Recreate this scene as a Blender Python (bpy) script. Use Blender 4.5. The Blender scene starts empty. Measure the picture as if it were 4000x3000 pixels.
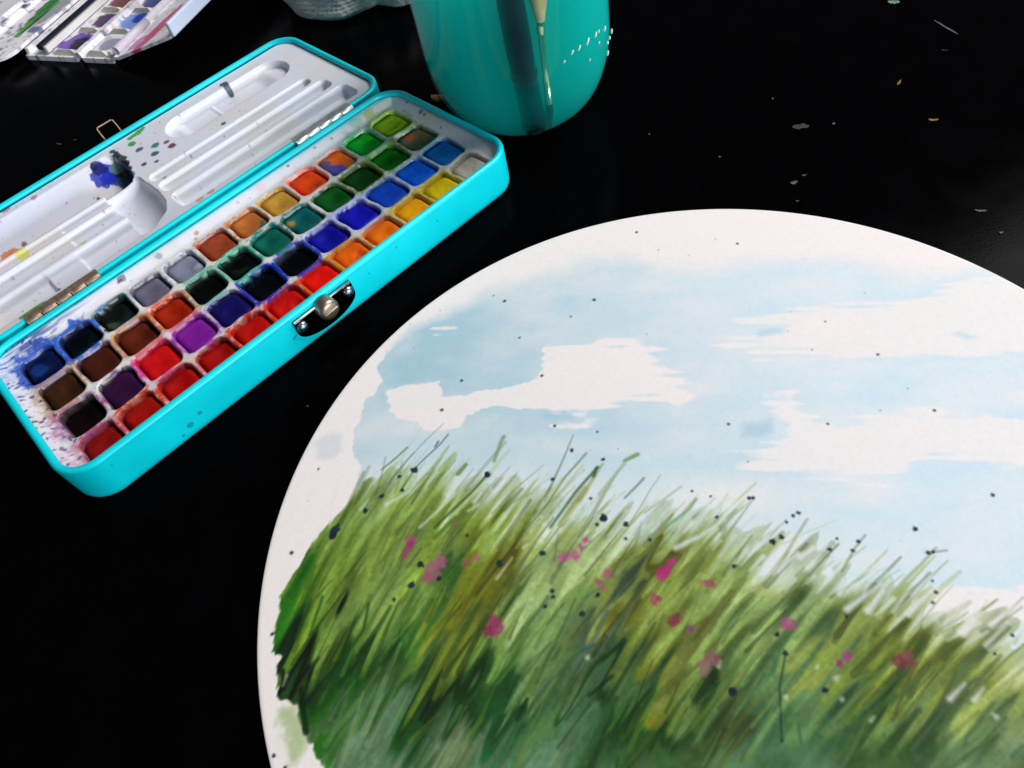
import bpy, bmesh, math, random
import numpy as np
from mathutils import Vector, Matrix
S = 0.001                     # everything below is written in millimetres
sc = bpy.context.scene
C = sc.collection
# ---------------------------------------------------------------- camera, light, exposure
cam_d = bpy.data.cameras.new('camera'); cam = bpy.data.objects.new('camera', cam_d); C.objects.link(cam)
right = Vector((0.96551949, -0.2063232, -0.15875407)); upv = Vector((0.26033079, 0.76521519, 0.58878994)); fwd = Vector((0.0, 0.60981673, -0.79254246))
M4 = Matrix((right, upv, -fwd)).transposed().to_4x4(); M4.translation = Vector((0, 0, 0.2125)); cam.matrix_world = M4
cam_d.sensor_width = 36.0; cam_d.lens = 27.0; cam_d.clip_start = 0.01; cam_d.clip_end = 20.0
sc.camera = cam
wd = bpy.data.worlds.new('World'); sc.world = wd; wd.use_nodes = True
bg = wd.node_tree.nodes['Background']; bg.inputs['Color'].default_value = (0.72, 0.86, 1.0, 1); bg.inputs['Strength'].default_value = 0.09
def lamp(name, loc, target, size, sizey, power, col):
    l = bpy.data.lights.new(name, 'AREA'); l.shape = 'RECTANGLE'; l.size = size; l.size_y = sizey; l.energy = power; l.color = col
    o = bpy.data.objects.new(name, l); C.objects.link(o); o.location = loc
    o.rotation_euler = (Vector(target)-Vector(loc)).to_track_quat('-Z', 'Y').to_euler(); return o
lamp('window_light', (1.25, 0.50, 1.45), (0.0, 0.20, 0.0), 1.0, 0.85, 40.0, (1.0, 0.97, 0.95))
lamp('front_fill_light', (1.0, -1.2, 0.34), (-0.05, 0.25, 0.0), 0.7, 0.30, 23.0, (0.88, 0.94, 1.0))  # added low fill from front right, brightens the tin's front face
vs = sc.view_settings; vs.view_transform = 'Standard'; vs.look = 'None'; vs.exposure = 0.0; vs.gamma = 1.0; vs.use_curve_mapping = False
sc.render.engine = 'CYCLES'
cy = sc.cycles; cy.use_denoising = True; cy.max_bounces = 12; cy.diffuse_bounces = 4; cy.glossy_bounces = 4; cy.transmission_bounces = 8; cy.transparent_max_bounces = 16; cy.volume_bounces = 6
# ---------------------------------------------------------------- helpers
def lin(c):
    c = np.asarray(c, float)/255.0
    return np.where(c <= 0.04045, c/12.92, ((c+0.055)/1.055)**2.4)
def l4(c): return tuple(float(v) for v in lin(c))+(1.0,)
def material(name, col=(128, 128, 128), attr=False, rough=0.5, metal=0.0, spec=0.5, bump=None, var=None, coat=0.0, sss=0.0):
    m = bpy.data.materials.new(name); m.use_nodes = True; nt = m.node_tree; b = nt.nodes['Principled BSDF']
    b.inputs['Roughness'].default_value = rough; b.inputs['Metallic'].default_value = metal; b.inputs['Specular IOR Level'].default_value = spec
    b.inputs['Coat Weight'].default_value = coat; b.inputs['Coat Roughness'].default_value = 0.15
    tc = nt.nodes.new('ShaderNodeTexCoord'); src = None
    if attr:
        a = nt.nodes.new('ShaderNodeVertexColor'); a.layer_name = 'Col'; src = a.outputs['Color']
    else:
        r = nt.nodes.new('ShaderNodeRGB'); r.outputs[0].default_value = l4(col); src = r.outputs[0]
    if var:
        n = nt.nodes.new('ShaderNodeTexNoise'); n.inputs['Scale'].default_value = var[0]; n.inputs['Detail'].default_value = 6
        nt.links.new(tc.outputs['Object'], n.inputs['Vector'])
        mr = nt.nodes.new('ShaderNodeMapRange'); mr.inputs['From Min'].default_value = 0.3; mr.inputs['From Max'].default_value = 0.7
        mr.inputs['To Min'].default_value = 1-var[1]; mr.inputs['To Max'].default_value = 1+var[1]
        nt.links.new(n.outputs['Fac'], mr.inputs['Value'])
        mx = nt.nodes.new('ShaderNodeVectorMath'); mx.operation = 'SCALE'; nt.links.new(src, mx.inputs[0]); nt.links.new(mr.outputs['Result'], mx.inputs['Scale']); src = mx.outputs[0]
        rr = nt.nodes.new('ShaderNodeMapRange'); rr.inputs['To Min'].default_value = max(0.02, rough-0.08); rr.inputs['To Max'].default_value = min(1, rough+0.12)
        nt.links.new(n.outputs['Fac'], rr.inputs['Value']); nt.links.new(rr.outputs['Result'], b.inputs['Roughness'])
    nt.links.new(src, b.inputs['Base Color'])
    if bump:
        hsum = None
        for sca, dist in bump:
            n2 = nt.nodes.new('ShaderNodeTexNoise'); n2.inputs['Scale'].default_value = sca; n2.inputs['Detail'].default_value = 4
            nt.links.new(tc.outputs['Object'], n2.inputs['Vector'])
            bp = nt.nodes.new('ShaderNodeBump'); bp.inputs['Strength'].default_value = 1.0; bp.inputs['Distance'].default_value = dist
            nt.links.new(n2.outputs['Fac'], bp.inputs['Height'])
            if hsum: nt.links.new(hsum, bp.inputs['Normal'])
            hsum = bp.outputs['Normal']
        nt.links.new(hsum, b.inputs['Normal'])
    if sss: b.inputs['Subsurface Weight'].default_value = sss; b.inputs['Subsurface Radius'].default_value = (0.002, 0.002, 0.002); b.inputs['Subsurface Scale'].default_value = 1.0
    return m
def mesh_obj(name, V, F, mat, parent=None, smooth=True, col=None):
    """V in mm (local), F list of faces or (n,4) array; one mesh object"""
    me = bpy.data.meshes.new(name); V = np.asarray(V, np.float64)*S
    if isinstance(F, np.ndarray):
        me.vertices.add(len(V)); me.vertices.foreach_set('co', V.astype(np.float32).ravel())
        k = F.shape[1]; me.loops.add(F.size); me.loops.foreach_set('vertex_index', F.astype(np.int32).ravel())
        me.polygons.add(len(F)); me.polygons.foreach_set('loop_start', np.arange(0, F.size, k, dtype=np.int32))
        me.update(calc_edges=True)
    else:
        me.from_pydata(V.tolist(), [], F); me.update()
    me.polygons.foreach_set('use_smooth', np.full(len(me.polygons), smooth))
    if col is not None:
        at = me.color_attributes.new('Col', 'FLOAT_COLOR', 'POINT')
        c4 = np.ones((len(V), 4), np.float32); c4[:, :3] = col; at.data.foreach_set('color', c4.ravel())
    me.validate(); o = bpy.data.objects.new(name, me); C.objects.link(o)
    if mat: me.materials.append(mat)
    if parent: o.parent = parent
    return o
def tag(o, label=None, cat=None, group=None, kind=None):
    for k, v in (('label', label), ('category', cat), ('group', group), ('kind', kind)):
        if v: o[k] = v
    return o
def empty(name, loc=(0, 0, 0), rz=0.0):
    e = bpy.data.objects.new(name, None); C.objects.link(e); e.location = Vector(loc)*S; e.rotation_euler = (0, 0, rz); e.empty_display_size = 0.01; return e
def box(x0, x1, y0, y1, z0, z1, b=0.0):
    bm = bmesh.new(); bmesh.ops.create_cube(bm, size=1)
    for v in bm.verts: v.co = Vector(((x0+x1)/2+v.co.x*(x1-x0), (y0+y1)/2+v.co.y*(y1-y0), (z0+z1)/2+v.co.z*(z1-z0)))
    if b: bmesh.ops.bevel(bm, geom=bm.edges[:], offset=b, segments=2, affect='EDGES', profile=0.5)
    V = [v.co[:] for v in bm.verts]; bm.verts.index_update(); F = [[v.index for v in f.verts] for f in bm.faces]; bm.free(); return V, F
def join(*parts):
    V = []; F = []
    for v, f in parts:
        n = len(V); V += [tuple(q) for q in v]; F += [[i+n for i in ff] for ff in f]
    return V, F
def tube(pts, rad, seg=10, cap=True):
    pts = [Vector(p) for p in pts]; rad = rad if hasattr(rad, '__len__') else [rad]*len(pts); V = []; F = []
    for i, p in enumerate(pts):
        d = (pts[min(i+1, len(pts)-1)]-pts[max(i-1, 0)]).normalized()
        a = d.cross(Vector((0, 0, 1)) if abs(d.z) < 0.9 else Vector((1, 0, 0))).normalized(); b = d.cross(a)
        for k in range(seg):
            t = 2*math.pi*k/seg; V.append((p+(a*math.cos(t)+b*math.sin(t))*rad[i])[:])
    for i in range(len(pts)-1):
        for k in range(seg):
            F.append([i*seg+k, i*seg+(k+1) % seg, (i+1)*seg+(k+1) % seg, (i+1)*seg+k])
    if cap: F.append(list(range(seg))); F.append(list(range((len(pts)-1)*seg, len(pts)*seg))[::-1])
    return V, F
def lathe(prof, seg=96, cx=0, cy=0):
    V = []; F = []; n = len(prof)
    for k in range(seg):
        t = 2*math.pi*k/seg
        for r, z in prof: V.append((cx+r*math.cos(t), cy+r*math.sin(t), z))
    for k in range(seg):
        for i in range(n-1): F.append([k*n+i, ((k+1) % seg)*n+i, ((k+1) % seg)*n+i+1, k*n+i+1])
    return V, F
def ball(c, r, sx=1, sy=1, sz=1, u=16, v=10):
    bm = bmesh.new(); bmesh.ops.create_uvsphere(bm, u_segments=u, v_segments=v, radius=r)
    for q in bm.verts: q.co = Vector((c[0]+q.co.x*sx, c[1]+q.co.y*sy, c[2]+q.co.z*sz))
    bm.verts.index_update(); V = [q.co[:] for q in bm.verts]; F = [[q.index for q in f.verts] for f in bm.faces]; bm.free(); return V, F
def rring(x0, x1, y0, y1, r, inset, seg=10):
    """rounded rectangle ring, counter-clockwise"""
    x0 += inset; x1 -= inset; y0 += inset; y1 -= inset; r = max(r-inset, 0.3); P = []
    for cx, cy, a0 in ((x1-r, y1-r, 0), (x0+r, y1-r, 90), (x0+r, y0+r, 180), (x1-r, y0+r, 270)):
        for k in range(seg+1):
            a = math.radians(a0+90*k/seg); P.append((cx+r*math.cos(a), cy+r*math.sin(a)))
    return P
def sweep_rr(x0, x1, y0, y1, r, prof, closed=False, cap_last=False):
    V = []; F = []
    for ins, z in prof: V += [(x, y, z) for x, y in rring(x0, x1, y0, y1, r, ins)]
    n = len(rring(x0, x1, y0, y1, r, 0)); m = len(prof)
    for i in range(m if closed else m-1):
        for k in range(n):
            F.append([i*n+k, i*n+(k+1) % n, ((i+1) % m)*n+(k+1) % n, ((i+1) % m)*n+k])
    if cap_last: F.append(list(range((m-1)*n, m*n)))
    return V, F
def grid_faces(nx, ny, keep=None):
    i, j = np.meshgrid(np.arange(nx-1), np.arange(ny-1), indexing='ij'); a = (i*ny+j).ravel()
    F = np.stack([a, a+ny, a+ny+1, a+1], 1)
    if keep is not None: F = F[keep[F].all(1)]
    return F
def compact(V, F, *extra):
    used = np.zeros(len(V), bool); used[F.ravel()] = True; idx = np.cumsum(used)-1
    return (V[used], idx[F])+tuple(e[used] for e in extra)
SKY=[[-104,42],[-102,69.3],[-97.4,80],[-89.5,87.6],[-91.6,95.4],[-88.3,101.1],[-82.2,104.8],[-74.7,110],[-63.7,110.9],[-54.9,115],[-44.1,118.7],[-31.1,119.4],[-21.4,121.5],[-8.6,120.8],[8.3,115.7],[23.2,105.8],[40,98.5],[55,96.4],[70.6,92.1],[90.7,80.5],[108.8,67.8],[134.1,65.5],[177.4,39.7],[91.3,-70.3],[56.4,-56.9],[21.9,-28],[-20,0.8],[-57,22.7]]
CLOUDS=[[[178.7,41.4],[130.3,59.6],[106.6,64],[91.4,62.9],[74.4,64.7],[55.6,70.3],[43,71.8],[35.3,73.2],[48.7,65.7],[47.6,62.6],[38.6,61.3],[33.7,60.3],[36.4,55.9],[48,53.1],[61.9,45.8],[71.3,42.9],[84.8,39.3],[96.8,33.6],[112.7,31.9],[155.4,11.6]],[[-34.9,73.6],[-31.3,83.2],[-20.9,81.3],[-9.9,78.3],[0.6,74.1],[7.6,69.1],[3.6,67],[2.2,62.8],[5.3,58.5],[10.1,55],[8.1,48.3],[2.8,43.9],[-4.1,49.6],[-13,51.4],[-21,49.8],[-34.3,55],[-42.9,59],[-51.8,62.8],[-64.7,63.8],[-66.5,58.9],[-78.1,61.1],[-80.5,65],[-89.5,72],[-89.9,83.4],[-71.1,81.3],[-70.3,73.4],[-56.7,71.3],[-47,70.1],[-37.4,70.2]],[[11.8,19.7],[22.1,21.6],[31.1,24.6],[33.9,28.4],[31.7,37.3],[39.8,37.6],[39.7,31.4],[43,25.4],[50.4,22.3],[60.6,22.2],[75.4,19.8],[89.5,14],[97.9,8.6],[136.2,-12.9],[124.8,-27.5],[88.8,-5.8],[74.3,0.3],[67.2,5],[57.4,2.4],[43.8,3.1],[31.9,7.7],[26.9,12.6]],[[-36.1,50.7],[-24.7,48.9],[-22.4,46.2],[-31.3,47.8]],[[-69.2,104.8],[-60.4,104],[-65.2,101.7]],[[27,64.8],[38.8,61.6],[27.7,62.4]],[[64.7,-43.7],[45.5,-38.4],[38.1,-31.2],[50.4,-32],[69.6,-36.1],[106.1,-51.4],[97,-63]]]
DABS=[[[97.1,43.5],[99.5,43.5],[102.6,40.3],[99.3,40.5],[165,208,232]],[[40.4,65.6],[47.7,63.4],[46.6,61.6],[39.3,62.9],[160,205,228]],[[-38.8,55.9],[-28.3,53.4],[-29.8,50.6],[-37.9,53.2],[160,200,220]],[[21.2,32],[29.8,31],[29,26.7],[23.8,25.7],[18.2,26.6],[165,198,218]]]
GRASS=[[-109.6,39.3],[-100.5,47.1],[-90.7,50.4],[-82.4,47.4],[-73.8,46.9],[-67.3,39.5],[-55.2,31.4],[-41.6,25.5],[-30.4,18],[-16.3,12.1],[-2.8,9.6],[2.9,2.4],[10.6,-5.9],[16.5,-11.3],[22.1,-16.5],[31,-22.5],[38.2,-28.6],[44.1,-34.2],[52,-42],[60.5,-50.4],[91.3,-70.3],[51.1,-121.7],[-128.7,-84.8],[-120,-45],[-120.5,-32.7],[-124.7,-25.8],[-126.3,-17.5],[-131.1,-13.7],[-131.3,-5.2],[-129.6,-3],[-133.7,-0.8],[-131.9,7.4],[-130.4,11.3],[-130.9,15.9],[-123.3,23.7],[-116.9,33.9]]
PALE=[[-131.6,-17.4],[-126.3,-17.5],[-123.9,-22.4],[-123.2,-29.7],[-126.9,-33.4],[-119.7,-39.6],[-121.3,-45.7],[-129.6,-40.5],[-132.5,-29.8],[-133.3,-22.5]]
CP=[[-126.9,27.8,95,140,45],[-128.9,15.6,40,115,20],[-120.8,35,110,150,60],[-112,40.8,130,165,85],[-103.5,41.1,140,170,90],[-94.6,44.2,160,190,140],[-98.1,52.3,180,205,190],[-86.9,37.1,150,180,90],[-73.8,39.8,160,192,120],[-64.9,41.9,188,210,188],[-113,26.4,112,142,48],[-97,21.8,138,168,72],[-80.8,21.5,132,158,58],[-64.6,21.1,148,174,82],[-55.3,26.5,165,190,130],[-49.9,32.4,190,212,200],[-38.7,27.1,190,210,200],[-33,18,185,205,185],[-45.9,14.7,165,185,115],[-36.1,6.7,170,190,140],[-20.4,7.1,160,182,140],[-11.7,9.8,165,190,160],[-3.4,10.8,175,200,180],[-26.8,-1,160,170,95],[-15.1,-0.3,150,168,95],[-5.3,-4.8,140,160,75],[5.5,-6.3,150,172,95],[14,-12.8,140,162,80],[10.4,-3.6,180,200,180],[-70.7,9.9,122,132,30],[-125.7,14.7,35,115,15],[-117.9,12.5,95,120,25],[-110.5,4.8,118,148,68],[-98.8,5.5,145,175,90],[-90.7,7.3,150,180,95],[-101.1,-1.7,118,158,82],[-88.3,-2.9,60,118,40],[-77.4,-5.8,128,128,20],[-68.5,1.1,110,105,15],[-67.8,-14.4,118,155,75],[-125,-6.6,0,10,0],[-124.4,-11.1,2,20,2],[-128.4,3.4,20,80,15],[-123.1,-15.7,18,80,10],[-116.9,-22.1,30,105,15],[-105.1,-18.9,45,95,40],[-108.1,-12.5,15,70,10],[-96.8,-10.4,25,85,25],[-90.1,-15.8,105,135,55],[-87.1,-20.1,98,118,20],[-92.6,-28.9,8,55,8],[-81.2,-28.4,12,55,8],[-73.9,-27,22,85,25],[-106.3,-32,112,152,126],[-113.5,-33.4,116,156,130],[-95.9,-32.6,20,80,25],[-86.4,-38.8,125,150,125],[-72.4,-37.2,15,90,35],[-116.6,-28.1,75,122,70],[-86.2,-23.8,3,25,3],[-58.4,-5.6,155,180,130],[-52.2,-11.2,125,160,100],[-53.7,-1.5,165,190,138],[-39.9,-6.9,125,155,90],[-43.8,-20.9,75,100,80],[-34,-12.4,138,152,78],[-27.7,-11.1,95,95,15],[-21.6,-19.6,122,138,58],[-28.2,-28.6,108,122,40],[-25.8,-36,118,118,15],[-17.4,-28,112,118,55],[-8.5,-23.2,138,162,88],[-0.7,-21.7,135,165,100],[5.4,-15.8,170,192,140],[-59,-24,118,152,98],[-63.8,-29.6,20,60,20],[-54.7,-35.2,80,120,72],[-45.4,-34.3,14,56,14],[-53,-42.1,78,128,92],[-44.4,-47.3,18,68,14],[-36.4,-43.1,22,78,22],[-38.6,-39.3,80,120,80],[-28.1,-48.3,12,58,8],[-33,-53.2,42,82,24],[-63.3,-42.6,70,122,84],[-65.7,-47,105,152,122],[-16.8,-44.9,95,125,75],[-10.2,-36.8,88,118,62],[-6.5,-44.4,98,138,88],[-14.1,-54.9,72,118,78],[-24,-55.4,68,88,42],[-65.6,-25,22,70,25],[12.2,-25.2,158,186,135],[14.2,-20.6,140,165,90],[19.1,-25.7,140,170,110],[23.2,-31.9,132,152,68],[35.7,-28.1,145,170,95],[33.8,-38.3,122,132,48],[32.1,-47.9,108,118,38],[23.3,-52,78,108,38],[11.3,-42.4,148,162,78],[5.6,-47.5,112,155,110],[0.9,-43,92,132,82],[8.9,-54.6,92,128,82],[12,-61.3,42,78,28],[-3.5,-60.4,58,108,68],[30.4,-57,115,146,95],[42.4,-47.4,132,148,62],[51.5,-43.1,150,165,90],[48.8,-58.6,155,170,95],[54.9,-53.9,172,186,108],[41.3,-65.7,105,136,90],[31.6,-66.2,92,122,72],[43.7,-72,145,165,132],[42.6,-37.2,150,172,120],[46.5,-51.7,150,165,80],[67.1,-69.3,150,170,100],[57.2,-83.4,110,140,90],[12.7,-78.1,60,100,50],[-27.9,-73.9,60,105,70],[-73.4,-58,110,150,122],[-111.1,-46.2,125,155,130]]
DOTS=[[-126.2,29.4,0.7],[-115.9,57.7,0.43],[-101.5,37.2,1.04],[-95.7,40.9,0.97],[-88.9,41.1,0.81],[-89.2,46.3,0.66],[-84.1,47.2,1.33],[-71.5,68.1,0.63],[-61.1,38.3,1.28],[-111.9,33,1.58],[-112.6,31.5,1.41],[-86.4,14,1.17],[-63.2,7.8,1.2],[-71,19.3,0.52],[-35.8,49.7,0.58],[-23.2,43.1,0.41],[-32.8,38.9,0.72],[-24.2,32.7,0.63],[-41.4,30.5,0.7],[-31.7,20.6,0.52],[-29.8,13.2,1.23],[-24,9.3,0.86],[-25.4,4.8,0.49],[-18.9,2.6,0.55],[-50,7.3,0.92],[16.9,33.2,0.47],[-2,14.1,0.44],[2.6,10.9,0.36],[12.9,7.1,0.57],[14,6.9,0.57],[1.9,4,0.56],[1,-11.5,0.66],[-32.2,11.6,0.58],[-40.4,110.1,0.62],[-43.9,114.3,0.31],[-62.6,78.4,0.56],[-8.6,98.9,0.7],[-38.8,90.6,0.39],[16.6,127.3,0.55],[49.4,107.4,0.51],[-35.1,71.2,0.54],[-18.8,93.9,0.39],[62.1,62,0.35],[71.2,43.8,0.41],[76.2,19.1,0.45],[45,24.1,0.46],[76.3,-11.1,0.6],[51.8,-14.7,0.72],[24.3,-1.4,0.69],[22.4,-1.7,0.55],[19.9,-3.1,0.48],[16.8,-6.9,0.74],[13.8,-7.7,0.93],[35.8,-14,0.59],[33.2,-16.1,0.58],[30.8,-11.6,0.4],[27.6,-14,0.65],[51.4,-22,0.63],[52.8,-22.1,0.51],[-50.1,-4.8,0.67],[-50.5,-6.5,0.73],[-53.2,-8.5,0.66],[-38,-9.4,0.72],[-43.7,-13.5,0.91],[-12,-43.1,1.14],[4.4,-32.3,0.72],[4.5,-37.4,0.82],[10.1,-48.5,0.78],[23.4,-32.5,0.48],[-4.8,-56.7,0.43],[45.6,-34.8,0.48],[47.7,-32.5,0.55],[48.5,-29.5,0.37],[59.4,-47.4,0.51],[52.9,-50.4,0.39],[-132.8,4.9,0.64],[-132.9,-28.8,0.55],[-129.9,-32.4,0.48],[-90.1,8.5,1.14],[-95.7,5.3,0.63],[-81.6,8,0.71]]
PINK=[[-88.3,22.8,1.51,165,85,100],[-89.5,20.5,1.33,155,80,95],[-90.9,18.3,1.07,150,85,80],[-88.5,21.5,0.67,140,40,80],[-80.9,12.9,2.09,170,112,112],[-83.2,11,2.24,160,108,100],[-85,9.4,1.59,150,105,85],[-79.3,13.2,0.81,175,90,115],[-70,11.4,0.96,190,90,120],[-73,10.6,0.72,175,80,100],[-68.5,-9,1.91,140,60,75],[-68.2,-11,1.89,150,65,85],[-70.5,-11.1,1.31,125,40,60],[-36.9,7.6,0.71,210,20,135],[-38.7,5.9,0.78,205,20,130],[-41.1,4.1,1.39,190,85,125],[-44.3,4,1.24,190,85,130],[-18.5,-8.2,1.62,195,20,115],[-17.3,-7.4,1.18,180,40,110],[-15.7,-5.5,1.12,165,75,105],[-14.5,-5.4,0.82,185,60,110],[-33.8,-3.9,1.2,175,100,105],[-36.6,-5.9,1.04,150,85,90],[-36.3,-7.5,0.59,195,60,115],[-7.4,-14.5,1.29,155,75,78],[-9.3,-13.6,0.58,160,110,90],[-23.4,-15,1.29,165,80,80],[-21.9,-14.9,0.64,130,40,60],[-19.5,-21.7,1.25,125,50,55],[-20.7,-22.7,1.11,130,55,55],[-16.6,-25.1,0.82,138,50,125],[-14.8,-34.2,1.97,138,112,92],[-16.7,-35.7,1.57,145,125,95],[-12.5,-33.8,0.66,120,60,55],[8.5,-30.4,1.61,168,92,118],[6.9,-30.7,0.94,160,90,105],[19,-41.7,0.77,168,60,122],[18.6,-42.5,0.77,168,60,122],[16.4,-43.3,0.64,155,10,105],[32.1,-46.6,1.89,125,75,62],[30,-46.7,1.38,112,52,48],[33.3,-45.6,1.14,130,95,70],[-74.5,25,0.84,150,110,80]]
STEMS=[[[-88.9,41.5],[-84,47.7],[-79.9,50.7],[-74.1,54.5],[-70.9,57.5],[0.18,30,60,60]],[[-75.9,54.1],[-74.6,55.7],[0.33,40,70,70]],[[-94.7,50.8],[-90.1,53.4],[-85.2,56.7],[0.28,60,95,60]],[[-61.3,38.1],[-67.3,33.4],[-74.7,28.7],[-80.3,24.9],[0.58,55,85,30]],[[-57.9,42.7],[-53.9,49.6],[-52.9,50.9],[0.72,120,150,100]],[[-67.1,44.1],[-70.1,41.6],[0.91,100,125,70]],[[-56.5,13.5],[-45.8,21.8],[-37.1,30.3],[-28.7,36.5],[0.24,75,100,60]],[[-45.9,14.7],[-35.4,24.2],[-26.6,30.5],[0.49,55,85,45]],[[-27.1,30.3],[-28.8,27.8],[0.6,50,80,45]],[[-21.8,17.7],[-16.8,20.8],[-14.2,22.5],[0.29,70,90,70]],[[-18,30.2],[-13.5,31.2],[0.77,100,140,85]],[[-28.9,21.2],[-18.3,29.3],[0.58,150,180,150]],[[19,-19.7],[25.1,-16],[30.5,-13.2],[0.25,75,95,70]],[[-4.8,-56.6],[-2,-49.3],[-0.2,-44.7],[4.3,-37.9],[0.21,10,40,35]],[[-0.7,-58.5],[0.4,-54.3],[0.41,40,95,60]],[[23,-65.8],[35.7,-58.9],[41.9,-56.2],[45.7,-54.7],[0.4,70,95,70]],[[28.5,-71.7],[40.1,-67.7],[47.2,-64.3],[0.22,60,90,60]],[[31.2,-71.2],[42.3,-69.1],[0.17,70,100,70]],[[38.5,-12.7],[34.1,-15.5],[27.9,-20.7],[0.22,90,120,80]],[[56.4,-22.7],[52.4,-22.2],[0.18,70,90,80]],[[-49.6,-26.4],[-41.4,-20.1],[-36.9,-14.7],[0.75,80,105,85]],[[-46.6,-23.3],[-42.8,-22.6],[0.76,55,85,75]],[[-59.2,-12.3],[-54.7,-9],[-51.7,-6],[0.58,75,110,75]],[[-47.7,-35],[-40.4,-31.6],[0.46,4,30,8]],[[-67.3,-35.9],[-63.6,-31.6],[0.52,5,35,10]],[[-113.4,32],[-110.7,34.8],[0.61,15,50,15]],[[-92.7,-29.5],[-89.3,-25.7],[0.47,0,15,3]],[[-103.4,6],[-105.6,-1.2],[-111.4,-7.2],[0.55,20,70,15]],[[-121.6,1.6],[-117.1,12.3],[0.47,30,85,15]],[[-124.8,-13.1],[-124.4,-20.2],[-123.9,-25],[0.95,2,28,4]],[[-129.6,-11.9],[-129.9,-6.8],[0.73,2,12,4]],[[-1.7,11.2],[-5,8.6],[-13.3,5],[0.56,110,155,105]],[[-4.5,16.5],[-12,13.4],[-17.4,11.5],[0.37,150,185,140]],[[12.8,5.9],[3.4,1.8],[0.27,150,180,160]],[[-96.2,29.6],[-87.8,36.4],[-83.1,40.2],[0.39,100,125,60]],[[-73.5,26.5],[-80.8,21.5],[0.85,80,110,35]]]
LIGHTS=[[[-109.6,50.9],[-112.9,40.2],0.42],[[-100,41.1],[-102.9,38.1],0.36],[[-86.5,39.8],[-94.5,37.4],0.54],[[-64.1,32.5],[-67,30.1],0.52],[[-65.6,28.7],[-69.2,27.5],0.39],[[-73.1,33.8],[-85,26.3],0.39],[[-53.8,11.4],[-55.2,10.5],0.32],[[-46.6,16.7],[-47.6,16.1],0.69],[[-16.2,5.5],[-17.5,5],0.31],[[3.7,2.6],[-4.3,-0.2],[-12.6,-1.9],0.93],[[16,-13.4],[11.8,-16.1],0.58],[[23.8,-12.4],[19.1,-13.9],0.95],[[27.4,-12.7],[19.6,-17.5],0.8],[[29.5,-23.4],[24.4,-26.4],0.77],[[35.7,-26.7],[24.4,-30.8],0.96],[[35.3,-28.8],[29.2,-32.5],1.09],[[42.8,-29.4],[35.1,-34.5],0.41],[[47.3,-31.4],[38.4,-36.1],0.88],[[55.4,-40.1],[48.5,-43.7],1.31],[[66.2,-40.2],[56,-43.7],0.85],[[60.4,-44.2],[52,-48],0.58],[[42.5,-55.1],[37.2,-57.5],0.67],[[45.8,-57.2],[42.4,-59.1],0.66],[[-11.9,-35],[-13,-36.4],0.39],[[14.7,-46],[13.8,-46.4],0.5],[[11,-42.4],[10.5,-42.8],0.26],[[0.6,-47.3],[0.2,-47.5],0.5],[[13.3,-51.2],[13,-51.4],0.46],[[18.4,-57],[17.2,-57.6],0.27],[[44.8,-63],[45.1,-63.7],0.53],[[-130,-11.1],[-128.8,-8.5],0.33],[[-59.2,8.3],[-64.9,3.3],0.32],[[-44.9,-24.9],[-45.4,-25.4],0.48]]
WASH=[[-111.7,65.5,5]]
LIDM=[[4.6,130.5,2.72,60,150,40],[6.8,130.7,2.72,50,150,30],[9,130.7,3.5,60,170,30],[10.9,131.5,3.13,70,160,40],[12.8,132.2,1.96,40,130,60],[2.9,124.9,3.42,50,150,30],[9.6,112.7,3.34,0,115,115],[3.2,117.2,2.98,60,80,110],[6.2,106.8,2.93,20,80,110],[3.6,100.1,1.79,50,80,90],[-1.4,103.7,2.15,60,60,70],[14.3,110,2.22,120,70,80],[14.4,104.5,3.31,110,30,60],[39.3,97.2,2.22,70,80,90],[58.6,127.7,3.29,30,60,80],[58,124.5,2.85,30,60,80],[-47,130.2,2.55,190,100,120],[-60,133.7,3.25,200,110,120],[-33.2,110.4,2.81,110,30,50],[-34.5,110.5,2.45,110,30,50],[-25.8,109.3,2.83,130,40,60],[-24.7,112.3,1.42,90,40,60],[-25.9,114.8,1.42,110,60,70],[-45.9,77.1,2.2,205,195,90],[-67,97.1,4.88,215,222,70],[-61.8,104.8,2.01,150,50,70],[-64,114.9,2.05,120,70,90],[-65.2,105.5,1.67,170,90,90],[-59.1,100.9,1.65,160,110,110],[-82.7,56.1,2.83,60,175,90],[-80.4,56.1,2.56,60,170,90],[-77.5,56.4,2.58,40,170,80],[-75.2,56.4,2.58,40,175,90],[-73.4,55.8,1.73,70,175,100],[-77.3,63,1.46,40,60,90],[-78.5,59.5,0.87,50,60,90],[-65.6,64.1,1.48,30,80,90],[1.8,56.6,3.19,225,165,150],[7.9,56.7,2.56,225,150,140],[-10.6,118.5,2.2,20,30,80],[-6.2,128.2,2.66,20,30,70],[-5.6,125.8,2.26,20,30,70],[-5.3,122.1,1.5,30,40,80],[-0.2,85.5,1.71,120,140,150],[-56.2,141.2,2.22,150,110,140],[-39.4,102.5,1.71,120,90,100],[-55,109.3,2.05,120,70,100]]
LIDW=[[-72.5,113.9,5.29,228,125,0],[-70,114,4.13,222,120,0],[-67.8,113.3,2.65,225,135,20],[-74.5,112.4,4.67,225,130,0],[-16.1,122.4,9.64,10,30,170],[-14.1,119.4,7.67,12,40,180],[-16.4,126.2,5.83,15,25,110],[-17.9,127.4,2.92,10,15,60],[-9.6,112.8,7.58,4,6,18],[-8,118.8,7.72,4,6,18],[-7.9,113.5,6.34,4,6,16],[-6.6,123.6,3.91,5,8,20],[-12.1,114.8,5.07,20,70,110],[-8.6,108,4.37,5,10,20],[-10,121.8,4.52,100,130,140]]
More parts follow.
